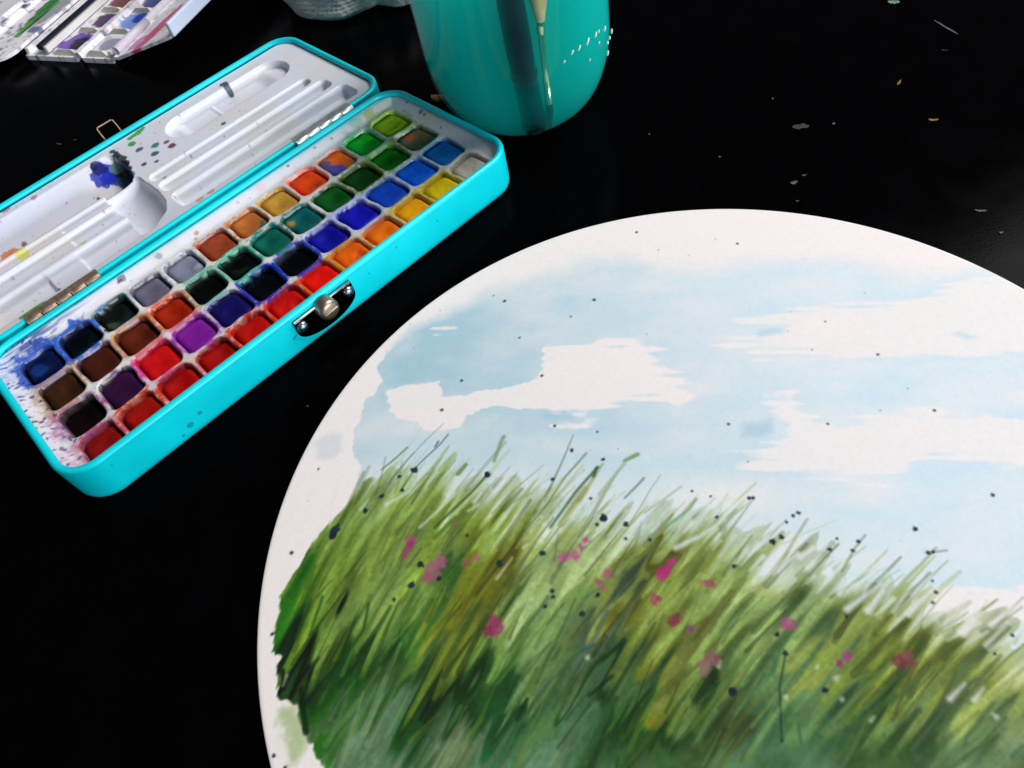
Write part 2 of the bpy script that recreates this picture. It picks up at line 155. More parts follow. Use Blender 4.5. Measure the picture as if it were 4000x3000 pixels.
def noise2(x, y, seed):
    rng = np.random.RandomState(seed); g = rng.rand(128, 128).astype(np.float32)
    xi = np.floor(x); yi = np.floor(y); fx = (x-xi); fy = (y-yi)
    fx = fx*fx*(3-2*fx); fy = fy*fy*(3-2*fy)
    xi = xi.astype(np.int64) & 127; yi = yi.astype(np.int64) & 127
    x1 = (xi+1) & 127; y1 = (yi+1) & 127
    return (g[xi, yi]*(1-fx)+g[x1, yi]*fx)*(1-fy)+(g[xi, y1]*(1-fx)+g[x1, y1]*fx)*fy
def fbm(x, y, seed, octs=4):
    a = 0.5; s = 0; t = 0
    for k in range(octs):
        s = s+a*noise2(x*2**k+7.3*k, y*2**k+3.1*k, seed+k); t += a; a *= 0.5
    return s/t
def sstep(a, b, x):
    t = np.clip((x-a)/(b-a), 0, 1); return t*t*(3-2*t)
def inpoly(P, X, Y):
    """signed distance to a closed polygon, negative inside"""
    P = np.array(P, np.float32); d = np.full(X.shape, 1e9, np.float32); ins = np.zeros(X.shape, bool)
    for (ax, ay), (bx, by) in zip(P, np.roll(P, -1, 0)):
        ex, ey = bx-ax, by-ay; L = ex*ex+ey*ey+1e-9
        t = np.clip(((X-ax)*ex+(Y-ay)*ey)/L, 0, 1)
        d = np.minimum(d, (X-ax-t*ex)**2+(Y-ay-t*ey)**2)
        c = ((ay > Y) != (by > Y)) & (X < (bx-ax)*(Y-ay)/(by-ay+1e-12)+ax)
        ins ^= c
    return np.where(ins, -1, 1)*np.sqrt(d)
def up(A, n):
    """bilinear enlarge a square array to n x n"""
    m = A.shape[0]; t = np.linspace(0, m-1, n); i = np.minimum(t.astype(int), m-2); f = (t-i)
    f = f.reshape((-1,)+(1,)*(A.ndim-1))
    B = A[i]*(1-f)+A[i+1]*f
    f2 = (t-i).reshape((1, -1)+(1,)*(A.ndim-2))
    return B[:, i]*(1-f2)+B[:, i+1]*f2
PR = 137.4; HALF = 138.0
class Canvas:
    def __init__(s, n):
        s.n = n; s.px = 2*HALF/(n-1); s.c = np.zeros((n, n, 3), np.float32)
    def line(s, pts, w0, w1, col, alpha, soft=0.25):
        pts = np.array(pts, float); wm = max(w0, w1)+soft*2
        lo = np.maximum(0, ((pts.min(0)-wm+HALF)/s.px).astype(int)); hi = np.minimum(s.n, ((pts.max(0)+wm+HALF)/s.px).astype(int)+2)
        if (hi <= lo).any(): return
        xs = np.arange(lo[0], hi[0])*s.px-HALF; ys = np.arange(lo[1], hi[1])*s.px-HALF
        X, Y = np.meshgrid(xs, ys, indexing='ij'); best = np.full(X.shape, -1e9)
        seg = np.linalg.norm(np.diff(pts, axis=0), axis=1); cum = np.r_[0, np.cumsum(seg)]; tot = cum[-1]+1e-9
        for k in range(len(pts)-1):
            a, b = pts[k], pts[k+1]; e = b-a; L = e@e+1e-9
            t = np.clip(((X-a[0])*e[0]+(Y-a[1])*e[1])/L, 0, 1)
            d = np.hypot(X-a[0]-t*e[0], Y-a[1]-t*e[1]); q = (cum[k]+t*seg[k])/tot
            best = np.maximum(best, (w0+(w1-w0)*q)-d)
        m = (np.clip(best/soft*0.5+0.5, 0, 1)*alpha)[..., None]
        v = s.c[lo[0]:hi[0], lo[1]:hi[1]]; v[...] = v*(1-m)+np.array(col, np.float32)/255*m
    def blob(s, x, y, r, col, alpha, seed, rough=0.35, soft=0.3, edge=0.0):
        w = r*1.7+soft
        lo = np.maximum(0, ((np.array([x-w, y-w])+HALF)/s.px).astype(int)); hi = np.minimum(s.n, ((np.array([x+w, y+w])+HALF)/s.px).astype(int)+2)
        if (hi <= lo).any(): return
        xs = np.arange(lo[0], hi[0])*s.px-HALF; ys = np.arange(lo[1], hi[1])*s.px-HALF
        X, Y = np.meshgrid(xs, ys, indexing='ij'); d = np.hypot(X-x, Y-y)
        d = d/(1+rough*(2*noise2((X-x)/r*1.3+11, (Y-y)/r*1.3+5, seed % 97)-1))
        m = np.clip((r-d)/soft*0.5+0.5, 0, 1)
        if edge: m = m*(1-edge+edge*sstep(0.2, 1.0, d/r))
        m = (m*alpha)[..., None]
        v = s.c[lo[0]:hi[0], lo[1]:hi[1]]; v[...] = v*(1-m)+np.array(col, np.float32)/255*m
def paint_meadow(n=921):
    cv = Canvas(n); g = np.linspace(-HALF, HALF, n).astype(np.float32)
    X, Y = np.meshgrid(g, g, indexing='ij')
    img = cv.c; img[...] = np.array([243, 235, 233], np.float32)/255
    wx = (fbm(X/9, Y/9, 1)-.5)*5+(fbm(X/2, Y/2, 5, 3)-.5)*1.6; wy = (fbm(X/9, Y/9, 21)-.5)*5+(fbm(X/2, Y/2, 25, 3)-.5)*1.6
    # sky wash
    d = inpoly(SKY, X+wx, Y+wy)
    top = sstep(60, 100, Y+0.35*X)
    m = sstep(0.25+5*top, -0.25-9*top, d)*(0.74+0.7*(fbm(X/16, Y/10, 40)-.5)+0.8*(fbm((X*.947-Y*.32)/45, (X*.32+Y*.947)/12, 44, 3)-.5))
    t = sstep(-90, 60, X)[..., None]
    blue = np.array([168, 201, 216], np.float32)/255*(1-t)+np.array([208, 227, 238], np.float32)/255*t
    dg = inpoly(GRASS, X, Y)
    near = sstep(26, 2, dg)
    blue = blue*(1-0.55*near[..., None])+np.array([214, 229, 232], np.float32)/255*0.55*near[..., None]
    cl = np.zeros_like(m)
    for k, c in enumerate(CLOUDS):
        dc = inpoly(c, X+wx*.8, Y+wy*.8); s = (0.25+.9*sstep(-45, -18, X)) if k in (1, 3, 4) else 1.8
        streak = noise2((X*.947-Y*.32)/16, (X*.32+Y*.947)/1.6, 61+k)
        cl = np.maximum(cl, sstep(s, -s, dc+(streak-.5)*((1.0+6.0*sstep(-45, -18, X)) if k == 1 else 7.0))*(1 if k == 1 else .88))
    cl *= 0.93
    m = np.clip(m*(1-cl), 0, 1)[..., None]
    img[...] = img*(1-m)+blue*m
    for D_ in DABS:
        dd = inpoly(D_[:-1], X+wx*.4, Y+wy*.4); k = (sstep(1.5, -2.0, dd)*0.6)[..., None]
        img[...] = img*(1-k)+np.array(D_[-1], np.float32)/255*k
    cv.blob(*WASH[0], (196, 207, 214), .55, 7, .2, 1.2, .2)
    sky = img.copy()
    # grass
    m0 = 116; gc = np.linspace(-HALF, HALF, m0); XX, YY = np.meshgrid(gc, gc, indexing='ij')
    cp = np.array(CP, float); F = np.zeros((m0, m0, 3)); Wt = np.zeros((m0, m0))
    for x, y, r, gg, b in cp:
        w = 1/((XX-x)**2+(YY-y)**2+6)**2.0
        F += w[..., None]*np.array([r, gg, b]); Wt += w
    F = up((F/Wt[..., None]/255).astype(np.float32), n); F = (F*.95+F.mean(-1, keepdims=True)*.05)*np.array([.90, .92, .80], np.float32)
    angs = [58, 50, 44, 37, 30, 22]; cent = [-122, -90, -61, -21, 20, 70]
    wsum = 0; st1 = 0; st2 = 0; st3 = 0
    for k, (a, c) in enumerate(zip(angs, cent)):
        a = math.radians(a); S = X*math.cos(a)+Y*math.sin(a); T = -X*math.sin(a)+Y*math.cos(a)
        w = np.exp(-((X-c)/20)**2)+1e-6; wsum = wsum+w
        st1 = st1+w*(0.6*noise2(S/11, T/1.5, 70+k)+0.4*noise2(S/7, T/0.65, 80+k)); st2 = st2+w*noise2(S/16, T/3.4, 90+k); st3 = st3+w*noise2(S/13, T/1.9, 100+k)
    st1 /= wsum; st2 /= wsum; st3 /= wsum
    dg2 = inpoly(GRASS, X+wx*.5, Y+wy*.5)
    upper = sstep(-40, 0, Y+0.55*X+20)*sstep(-108, -80, X)
    low = sstep(-38, -66, Y+0.35*(X+60)*.6)
    ta = np.radians(np.interp(X, cent, angs)); K = (st3-.5)*40*(1-.6*low)+(st2-.5)*22*(1-.5*low)+(st1-.5)*8
    def samp(A, x, y):
        i = np.clip((x+HALF)/(2*HALF)*(n-1), 0, n-1).astype(int); j = np.clip((y+HALF)/(2*HALF)*(n-1), 0, n-1).astype(int); return A[i, j]
    F0 = F; F = samp(F0, X+np.cos(ta)*K+wx*low*1.5, Y+np.sin(ta)*K+wy*low*1.5)
    dgr = dg2+(st1-.5)*2.0+(st3-.5)*16*upper+(st2-.5)*10*upper
    mg = sstep(0.4+.5*upper, -0.4-.5*upper, dgr)*(1-upper*(.62-.62*sstep(-1, -15, dgr)))
    tone = 1+((st1-.5)*0.22+(st3-.5)*.42+(st2-.5)*0.3)*(1-.6*low)+low*(fbm(X/5, Y/5, 150)-.5)*.5
    col = np.clip(F*tone[..., None], 0, 1)
    gran = fbm(X/1.1, Y/1.1, 130, 3)
    col = np.clip(col*(0.88+0.24*gran[..., None]), 0, 1)
    kk = (low*(.2+.6*sstep(.38, .62, fbm(X/9, Y/9, 155))))[..., None]; col = col*(1-kk)+np.array([110, 150, 122], np.float32)/255*kk
    img[...] = img*(1-mg[..., None])+col*mg[..., None]
    k = (sstep(1.2, -2.5, inpoly(PALE, X+wx, Y+wy))*(0.1+0.9*sstep(.4, .65, fbm(X/6, Y/6, 140)))*.8)[..., None]
    img[...] = img*(1-k)+np.array([165, 185, 130], np.float32)/255*k
    rng = np.random.RandomState(4)
    def ang(x): return math.radians(np.interp(x, cent, angs))
    def at(x, y):
        i = int(np.clip((x+HALF)/cv.px, 0, n-1)); j = int(np.clip((y+HALF)/cv.px, 0, n-1)); return i, j
    cnt = 0
    while cnt < 520:
        x, y = rng.uniform(-128, 128), rng.uniform(-100, 60); i, j = at(x, y)
        if dg[i, j] > -2 or x*x+y*y > 134**2 or (low[i, j] > .5 and rng.rand() < .6): continue
        cnt += 1; L = rng.uniform(6, 26); a = ang(x)+rng.normal(0, .11); c = F0[i, j]*255; dk = c.sum() < 200; pts = [(x, y)]
        for q in range(3):
            x += L/3*math.cos(a); y += L/3*math.sin(a); a -= rng.uniform(-.05, .1); pts.append((x, y))
        u = rng.rand()
        if u < .45: c = c*rng.uniform(.45, .82)
        elif u < .85: c = c*.74+np.array([176, 192, 112])*rng.uniform(.2, .38) if not dk else c*.6+np.array([120, 150, 60])*rng.uniform(.25, .6)
        else: c = c*.5+np.array([120, 112, 18])*.5
        w = rng.uniform(.25, 1.1); cv.line(pts, w, w*rng.uniform(.15, .8), np.clip(c, 0, 255), rng.uniform(.22, .55), .16)
    cnt = 0
    while cnt < 260:
        x, y = rng.uniform(-128, 128), rng.uniform(-128, 60); i, j = at(x, y)
        if dg[i, j] > -1 or (low[i, j] > .5 and rng.rand() < .75) or x*x+y*y > 136**2: continue
        cnt += 1
        dark = (F[i, j].sum() < 0.75)
        L = rng.uniform(4, 15); a = ang(x)+rng.normal(0, .16); bend = rng.normal(-.12, .22)
        pts = [(x, y)]
        for q in range(3):
            x += L/3*math.cos(a); y += L/3*math.sin(a); a += bend/3; pts.append((x, y))
        c = F[i, j]*255
        u = rng.rand()
        if u < .42: c = c*rng.uniform(1.05, 1.3)+np.array([12, 12, 10])*(1 if not dark else 2.6); w = rng.uniform(.16, .42)
        elif u < .86: c = c*rng.uniform(.35, .8); w = rng.uniform(.16, .5)
        else: c = np.array([118, 116, 22]) if rng.rand() < .5 else np.array([40, 95, 70]); w = rng.uniform(.2, .7)
        cv.line(pts, w, w*.25, np.clip(c, 0, 255), rng.uniform(.2, .6), .4)
    # fringe of blades along the top of the meadow
    top = np.array(GRASS[0:21])
    for q in range(70):
        k = rng.randint(0, len(top)-1); t = rng.rand(); x, y = top[k]*(1-t)+top[k+1]*t
        y -= rng.uniform(0, 5); L = rng.uniform(3, 9); a = ang(x)+rng.normal(.02, .1); pts = [(x, y)]
        for r in range(3):
            x += L/3*math.cos(a); y += L/3*math.sin(a); a -= rng.uniform(-.02, .16); pts.append((x, y))
        c = [(120, 150, 95), (150, 175, 130), (105, 130, 80), (165, 190, 150)][rng.randint(4)]
        w = rng.uniform(.15, .55); cv.line(pts, w, .08, c, rng.uniform(.2, .5), .4)
    for q in range(75):
        k = rng.randint(3, len(top)-1); t = rng.rand(); x, y = top[k]*(1-t)+top[k+1]*t
        o = rng.uniform(-2, 12); a = ang(x); x -= o*math.cos(a); y -= o*math.sin(a); L = rng.uniform(3, 10); a += rng.normal(0, .08)
        i, j = at(*top[k]); cv.line([(x, y), (x+L*math.cos(a), y+L*math.sin(a))], rng.uniform(.1, .3), rng.uniform(.3, .95), sky[i, j]*255*.5+np.array([218, 224, 205])*.5, rng.uniform(.3, .75), .35)
    for x, y, r, a, b, c in PINK:
        cv.blob(x, y, r*1.05, (a, b*.78, min(255, c*1.15)), .82, int(abs(x*7+y*3)), .45, .5, .25)
    for s in STEMS:
        w, a, b, c = s[-1]; cv.line(s[:-1], w*.75, w*.9, (a, b, c), .8, .35)
    for s in LIGHTS:
        i, j = at(*s[0]); lc = sky[i, j]*255*.6+np.array([226, 224, 214])*.4
        cv.line(s[:-1], s[-1]*.3, s[-1]*.95, lc, .8, .6)
    for k, (x, y, r) in enumerate(DOTS):
        cv.blob(x, y, r*.9, (18, 28, 46) if k % 3 else (14, 44, 52), .95, k*5+3, .35, .22)
    for q in range(60):
        x, y = rng.uniform(-130, 130, 2)
        cv.blob(x, y, rng.uniform(.1, .28), (60, 66, 72), .6, q, .4, .15)
    gr = (fbm(X/.8, Y/.8, 160, 2)-.5)[..., None]
    img[...] = np.clip(img*(1+0.03*gr), 0, 1)
    return img
# ---------------------------------------------------------------- the table
m_table = material('black_table_lacquer', (2, 2, 3), rough=0.16, spec=0.014, var=(60, 0.35), bump=[(900, 0.00002)])
tag(mesh_obj('table_top', *box(-900, 900, -500, 1300, -25, 0, 2), m_table), kind='structure')
# ---------------------------------------------------------------- the round painting
def build_painting():
    img = paint_meadow(921); n = img.shape[0]
    m = 760; a = np.linspace(-1, 1, m); A, B = np.meshgrid(a, a, indexing='ij')
    X = (A*np.sqrt(1-B*B/2)*PR).ravel(); Y = (B*np.sqrt(1-A*A/2)*PR).ravel()
    fx = (X+HALF)/(2*HALF)*(n-1); fy = (Y+HALF)/(2*HALF)*(n-1); ix = np.clip(fx.astype(int), 0, n-2); iy = np.clip(fy.astype(int), 0, n-2)
    u = (fx-ix)[:, None]; v = (fy-iy)[:, None]
    c = (img[ix, iy]*(1-u)+img[ix+1, iy]*u)*(1-v)+(img[ix, iy+1]*(1-u)+img[ix+1, iy+1]*u)*v
    rr = np.hypot(X, Y); Z = 2.0-0.12*np.clip((rr-(PR-1.2))/1.2, 0, 1)**2
    V = np.stack([X, Y, Z], 1); F = grid_faces(m, m)
    idx = np.arange(m*m).reshape(m, m); ring = np.concatenate([idx[:-1, 0], idx[-1, :-1], idx[:0:-1, -1], idx[0, :0:-1]])
    nr = len(ring); rim = V[ring]; V1 = rim*[1.0012, 1.0012, 1]; V1[:, 2] = 1.7; V2 = V1.copy(); V2[:, 2] = 0.0
    b0 = len(V); V = np.concatenate([V, V1, V2])
    k = np.arange(nr); k1 = (k+1) % nr
    S1 = np.stack([ring[k1], ring[k], b0+k, b0+k1], 1); S2 = np.stack([b0+k1, b0+k, b0+nr+k, b0+nr+k1], 1)
    F = np.concatenate([F, S1, S2]); white = np.tile(np.array([[.93, .90, .87]]), (2*nr, 1))
    col = lin(np.concatenate([c, white])*255)
    mat = material('watercolour_paper', attr=True, rough=0.82, spec=0.25, bump=[(1100, 0.00003), (260, 0.00004)])
    o = mesh_obj('round_painting', V, F, mat, col=col.astype(np.float32)); o.location = Vector((45.82, 90.89, 0))*S
    tag(o, 'round white watercolour board painted with a grassy meadow under a pale blue sky', 'painting')
build_painting()
# ---------------------------------------------------------------- the paint tin
TIN = (-81.607, 244.895, 0.0); TROT = math.radians(32.679)
tin = tag(empty('paint_tin', TIN, TROT), 'open turquoise metal watercolour tin with white plastic trays, hinged flat', 'paint tin')
def tin_paint():
    m = material('turquoise_enamel', (0, 216, 228), rough=0.34, spec=0.45, var=(30, 0.13), bump=[(1400, 0.00001)])
    nt = m.node_tree; b = nt.nodes['Principled BSDF']; src = b.inputs['Base Color'].links[0].from_socket
    tc = nt.nodes.new('ShaderNodeTexCoord'); fac = None
    for x, y, z, r in ((-63, -38.8, 6.5, 1.5), (-58, -38.8, 8.4, 1.1), (-67, -38.8, 4.4, .8), (-15.5, -38.8, 9, .8), (-14.6, -38.8, 9.5, .6), (22, -38.8, 12, .5), (37, -38.8, 14, .6), (58, -38.8, 12, .5), (-90, -38.8, 14, .4)):
        d = nt.nodes.new('ShaderNodeVectorMath'); d.operation = 'DISTANCE'; d.inputs[1].default_value = (x*S, y*S, z*S); nt.links.new(tc.outputs['Object'], d.inputs[0])
        g = nt.nodes.new('ShaderNodeMapRange'); g.inputs['From Min'].default_value = r*S; g.inputs['From Max'].default_value = r*S*0.7; nt.links.new(d.outputs['Value'], g.inputs['Value'])
        if fac is None: fac = g.outputs['Result']
        else:
            mx = nt.nodes.new('ShaderNodeMath'); mx.operation = 'MAXIMUM'; nt.links.new(fac, mx.inputs[0]); nt.links.new(g.outputs['Result'], mx.inputs[1]); fac = mx.outputs[0]
    nz = nt.nodes.new('ShaderNodeTexNoise'); nz.inputs['Scale'].default_value = 1500; nt.links.new(tc.outputs['Object'], nz.inputs['Vector'])
    k = nt.nodes.new('ShaderNodeMath'); k.operation = 'MULTIPLY'; nt.links.new(fac, k.inputs[0]); nt.links.new(nz.outputs['Fac'], k.inputs[1])
    mix = nt.nodes.new('ShaderNodeMix'); mix.data_type = 'RGBA'; nt.links.new(k.outputs[0], mix.inputs['Factor']); nt.links.new(src, mix.inputs['A']); mix.inputs['B'].default_value = l4((0, 60, 90))
    nt.links.new(mix.outputs['Result'], b.inputs['Base Color']); return m
m_tin = tin_paint()
m_steel = material('bright_hinge_steel', (250, 246, 244), rough=0.48, metal=1.0, var=(300, .15))
m_bronze = material('tarnished_hinge_steel', (172, 146, 126), rough=0.5, metal=0.7, var=(500, .3))
m_chrome = material('dark_clasp_chrome', (72, 74, 80), rough=0.12, metal=1.0)
m_rivet = material('rivet_steel', (170, 185, 205), rough=0.28, metal=1.0)
m_knob = material('brushed_knob_steel', (186, 166, 148), rough=0.42, metal=1.0, bump=[(900, .00004)])
m_tray = material('white_palette_plastic', attr=True, rough=0.34, spec=0.5, bump=[(700, .00003)])
X0, X1, CR = -104.5, 104.5, 13.0
BY0, BY1, LY0, LY1 = -38.8, 46.2, 48.7, 137.0
def shell_profile():
    p = [(3.0, 0.2), (1.6, 0.5), (0.6, 1.2), (0.1, 2.4), (0.0, 4.0), (0.0, 16.2)]
    for k in range(9):
        a = math.radians(200-k*26); p.append((1.45+1.5*math.cos(a), 17.5+1.5*math.sin(a)))
    p += [(1.2, 16.2), (0.8, 15.6), (0.8, 1.5), (3.0, 1.0)]
    return p
def shell(name, y0, y1):
    P = shell_profile(); V, F = sweep_rr(X0, X1, y0, y1, CR, P, closed=False); n = len(V)//len(P)
    F.append(list(range(n))[::-1]); F.append(list(range((len(P)-1)*n, len(P)*n)))
    return mesh_obj(name, V, F, m_tin, tin)
base = shell('base', BY0, BY1); lid = shell('lid', LY0, LY1)
CELLC = [[(6, 14, 62), (3, 5, 14), (14, 20, 12), (104, 100, 120), (128, 132, 152), (152, 62, 32), (188, 106, 42), (203, 148, 52), (252, 72, 4), (250, 108, 24), (10, 190, 42), (165, 206, 4)],
         [(54, 26, 4), (66, 22, 4), (90, 26, 4), (160, 30, 2), (3, 4, 5), (3, 4, 5), (2, 98, 82), (2, 96, 96), (2, 88, 22), (2, 68, 16), (2, 132, 12), (110, 128, 92)],
         [(10, 3, 4), (48, 6, 56), (206, 10, 12), (132, 26, 158), (14, 8, 92), (3, 4, 10), (3, 4, 9), (12, 12, 164), (12, 16, 188), (10, 72, 202), (2, 96, 232), (2, 116, 202)],
         [(134, 10, 6), (154, 10, 2), (178, 6, 2), (168, 6, 2), (194, 10, 2), (208, 6, 2), (246, 16, 2), (250, 102, 2), (250, 116, 2), (250, 166, 2), (226, 196, 12), (196, 186, 172)]]
STAINC = [[(20, 60, 190), (30, 70, 170), (60, 90, 70), (150, 150, 170), (180, 190, 205), (200, 120, 90), (200, 130, 80), (215, 170, 80), (250, 90, 40), (210, 170, 170), (60, 200, 110), (170, 205, 60)],
          [(170, 130, 90), (150, 110, 80), (190, 120, 80), (210, 80, 40), (90, 140, 120), (90, 190, 150), (20, 150, 140), (60, 130, 120), (40, 130, 60), (90, 120, 40), (120, 170, 60), (90, 150, 130)],
          [(150, 40, 130), (150, 60, 160), (220, 30, 160), (190, 80, 210), (120, 60, 200), (40, 60, 200), (10, 60, 190), (150, 160, 230), (140, 150, 225), (120, 170, 235), (120, 170, 230), (150, 190, 220)],
          [(200, 60, 110), (240, 110, 20), (210, 60, 90), (220, 60, 50), (230, 60, 20), (225, 60, 10), (225, 110, 20), (225, 160, 40), (220, 190, 120), (215, 190, 80), (205, 195, 80), (205, 198, 185)]]
PU, PV = 16.0, 18.395
def cell_c(r, c): return (c-5.5)*PU, -(r-1.5)*PV
def build_tray():
    st = 0.42; xs = np.arange(X0+0.9, X1-0.9+st, st); ys = np.arange(BY0+0.9, BY1-0.9+st, st)
    X, Y = np.meshgrid(xs, ys, indexing='ij')
    ci = np.clip(np.floor(X/PU+6).astype(int), 0, 11); ri = np.clip(np.floor(-Y/PV+2).astype(int), 0, 3)
    cx = (ci-5.5)*PU; cyy = -(ri-1.5)*PV; r = 2.8
    jx = (noise2(X/6, Y/6, 301)-.5)*1.1; jy = (noise2(X/6, Y/6, 303)-.5)*1.1
    qx = np.abs(X-cx+jx)-(6.95-r); qy = np.abs(Y-cyy+jy)-(8.1-r)
    sd = np.hypot(np.maximum(qx, 0), np.maximum(qy, 0))+np.minimum(np.maximum(qx, qy), 0)-r
    Z = 14.0-9.0*sstep(-0.1, 0.85, -sd)-0.35*np.exp(-(sd/0.4)**2)
    dm = np.maximum(np.maximum(np.abs(X)-96.5, Y-37.5), 0); Z += 1.8*sstep(0, 5.5, dm)*sstep(-0.2, .8, sd)
    Z += (0.12+0.3*sstep(97, 94, np.abs(X))*sstep(38, 36, Y))*(fbm(X/4, Y/4, 310, 2)-.5)*sstep(-.2, .3, sd)
    # white plastic with dried colour round the wells
    N1 = fbm(X/3.5, Y/3.5, 320, 4); N2 = fbm(X/1.1, Y/1.1, 330, 3); N3 = fbm(X/14, Y/14, 340, 3)
    col = np.zeros(X.shape+(3,)); col[...] = lin((234, 230, 238))
    warm = lin((222, 214, 200)); k = sstep(.45, .7, N3)[..., None]*.5; col = col*(1-k)+warm*k
    s_arr = lin(np.array(STAINC)); st_c = s_arr[ri, ci]; cc = lin(np.array(CELLC))[ri, ci]
    rs = np.random.RandomState(8).uniform(.35, 1.0, (4, 12)); rs[0, 3:5] = .3; rs[3, 11] = .1; rs[0, 9:12] *= .6; amt = rs[ri, ci]
    a = sstep(1.5, -0.3, np.maximum(sd, 0)+(N1-.35)*4.2*(1.25-amt))*(0.35+.65*N2)*(.55+.45*amt)
    a = np.clip(a*2.0, 0, .95)[..., None]; col = col*(1-a)+st_c*a
    a = (sstep(0.32, -0.02, sd)*.95)[..., None]; inner = cc*.8+st_c*.08*sstep(.02, .2, cc.sum(-1))[..., None]; col = col*(1-a)+inner*a
    a = (sstep(1.3, .2, sd)*sstep(.40, .56, fbm(X/6, Y/6, 350))*.8*(.5+.5*N2)*sstep(.1, .4, sd)*amt)[..., None]; col = col*(1-a)+st_c*a
    gin = sstep(98, 95, np.abs(X))*sstep(39, 36.5, Y)
    k = (gin*.6)[..., None]; col = col*(1-k*(1-lin((226, 220, 216))/lin((226, 221, 230))))
    a = (gin*sstep(1.7, 0.2, sd)*sstep(.44, .56, fbm(X/3.2, Y/3.2, 360))*sstep(-.05, .25, sd)*.85*(.4+.6*amt))[..., None]; col = col*(1-a)+st_c*.8*a
    # neighbouring spill across walls
    for (r_, c_, c3, rad, al) in ((0, 0, (30, 70, 190), 9, .8), (0, 1, (40, 90, 200), 8, .75), (0, 2, (90, 140, 210), 6, .5), (3, 1, (225, 60, 10), 8, .6), (2, 2, (215, 30, 150), 7, .45), (2, 3, (150, 60, 190), 7, .45), (3, 4, (220, 50, 20), 8, .55), (3, 5, (225, 60, 10), 8.5, .6), (3, 6, (225, 90, 10), 8.5, .6), (2, 5, (30, 40, 180), 8.5, .8), (2, 6, (10, 50, 190), 8.5, .85), (1, 6, (10, 130, 120), 7.5, .6), (3, 7, (215, 150, 30), 8.5, .7), (2, 8, (170, 180, 235), 8, .4), (3, 9, (205, 190, 90), 8.5, .5), (3, 10, (200, 190, 70), 8.5, .55), (1, 9, (120, 140, 60), 8, .5), (1, 10, (130, 160, 80), 8, .45), (1, 5, (90, 190, 160), 8, .5), (1, 4, (110, 190, 160), 8, .45), (0, 11, (150, 190, 60), 8, .35), (0, 10, (90, 180, 150), 8.5, .3), (0, 8, (250, 190, 190), 8, .3), (2, 0, (160, 40, 130), 8.5, .4), (3, 0, (200, 90, 140), 9, .3), (1, 0, (190, 150, 100), 8.5, .35), (1, 2, (200, 140, 90), 8.5, .4), (1, 3, (215, 110, 60), 8.5, .4)):
        ux, uy = cell_c(r_, c_); d = np.hypot(X-ux, (Y-uy)*.9)
        a = np.clip(sstep(rad+3.6, rad+.6, d+(N1-.5)*9)*al*1.9*(sstep(.3, .55, N2)*.6+.4), 0, .95)*sstep(-.1, .3, sd); a = a[..., None]; col = col*(1-a)+lin(c3)*a
    rg = np.random.RandomState(12)
    def fleck(x, y, rr, c, al=.9, el=1.0, th=0.0):
        i0, i1 = np.searchsorted(xs, [x-3*rr-.5, x+3*rr+.5]); j0, j1 = np.searchsorted(ys, [y-3*rr-.5, y+3*rr+.5])
        if i1 <= i0 or j1 <= j0: return
        xx = X[i0:i1, j0:j1]-x; yy = Y[i0:i1, j0:j1]-y; p = xx*math.cos(th)+yy*math.sin(th); q = -xx*math.sin(th)+yy*math.cos(th)
        d = np.hypot(p/el, q*el)*(1+.5*(N2[i0:i1, j0:j1]-.5)); k = (sstep(rr+.25, rr-.25, d)*al)[..., None]; col[i0:i1, j0:j1] = col[i0:i1, j0:j1]*(1-k)+lin(c)*k
    for q in range(150):
        x = -103+rg.exponential(17); y = rg.uniform(-32, 45)
        if y < 15 and x > -93 or x > -45: continue
        fleck(x, y, rg.uniform(.2, .9), (18, 32, 95) if rg.rand() < .75 else (50, 60, 120), .9, rg.uniform(1, 1.8), rg.uniform(0, 3))
    for q in range(55):
        x = rg.uniform(-103, -86); y = rg.uniform(-37, 20); fleck(x, y, rg.uniform(.2, .6), (190, 70, 120) if rg.rand() < .6 else (60, 60, 100), .5, rg.uniform(1, 1.8), rg.uniform(0, 3))
    for q in range(260):
        x, y = rg.uniform(-98, 98), rg.uniform(-37, 40); fleck(x, y, rg.uniform(.15, .4), (40, 45, 60), .6, rg.uniform(1, 1.6), rg.uniform(0, 3))
    for x, y, rr, c in ((100.5, 20, 1.3, (50, 100, 175)), (100, 17, .8, (60, 110, 70)), (101.5, 31, .8, (60, 150, 130)), (98.5, 4, .6, (70, 90, 140)), (93, -28, 1.0, (60, 85, 130)), (40, 42, .7, (60, 60, 90)), (55, 42, .6, (40, 140, 110)), (64, 41, .7, (60, 160, 110)), (12, 41, .7, (250, 170, 150)), (-28, 41, 1.4, (150, 155, 175)), (-45, 42, 1.8, (110, 100, 120)), (24, 41, 2.2, (250, 205, 225)), (-10, 40, 1.0, (200, 130, 80)), (-12, 38, .9, (205, 150, 90)), (86, 41, 2.5, (190, 200, 110)), (78, 41, 3, (175, 215, 205))): fleck(x, y, rr, c, .75)
    wash = sstep(-60, -104, X)*sstep(5, 40, Y+(N1-.5)*30)*.45*N2*1.4; wash = np.clip(wash, 0, .8)[..., None]*sstep(-.3, .3, sd)[..., None]; col = col*(1-wash)+lin((110, 150, 225))*wash
    sm = noise2(X/9, Y/1.1, 370)*.6+noise2(X/4, Y/.7, 371)*.4; wash = (sstep(-48, -90, X)*sstep(33, 40, Y+(N1-.5)*10)*sstep(.45, .62, sm)*.85*sstep(0, .3, sd))[..., None]; col = col*(1-wash)+lin((36, 66, 150))*wash
    wash = (sstep(-86, -104, X)*sstep(10, -20, Y)*.25)[..., None]; col = col*(1-wash)+lin((235, 205, 235))*wash
    keep = (np.hypot(np.maximum(np.abs(X)-(X1-CR), 0), np.maximum(np.abs(Y-(BY0+BY1)/2)-((BY1-BY0)/2-CR), 0)) < CR-1.0).ravel()
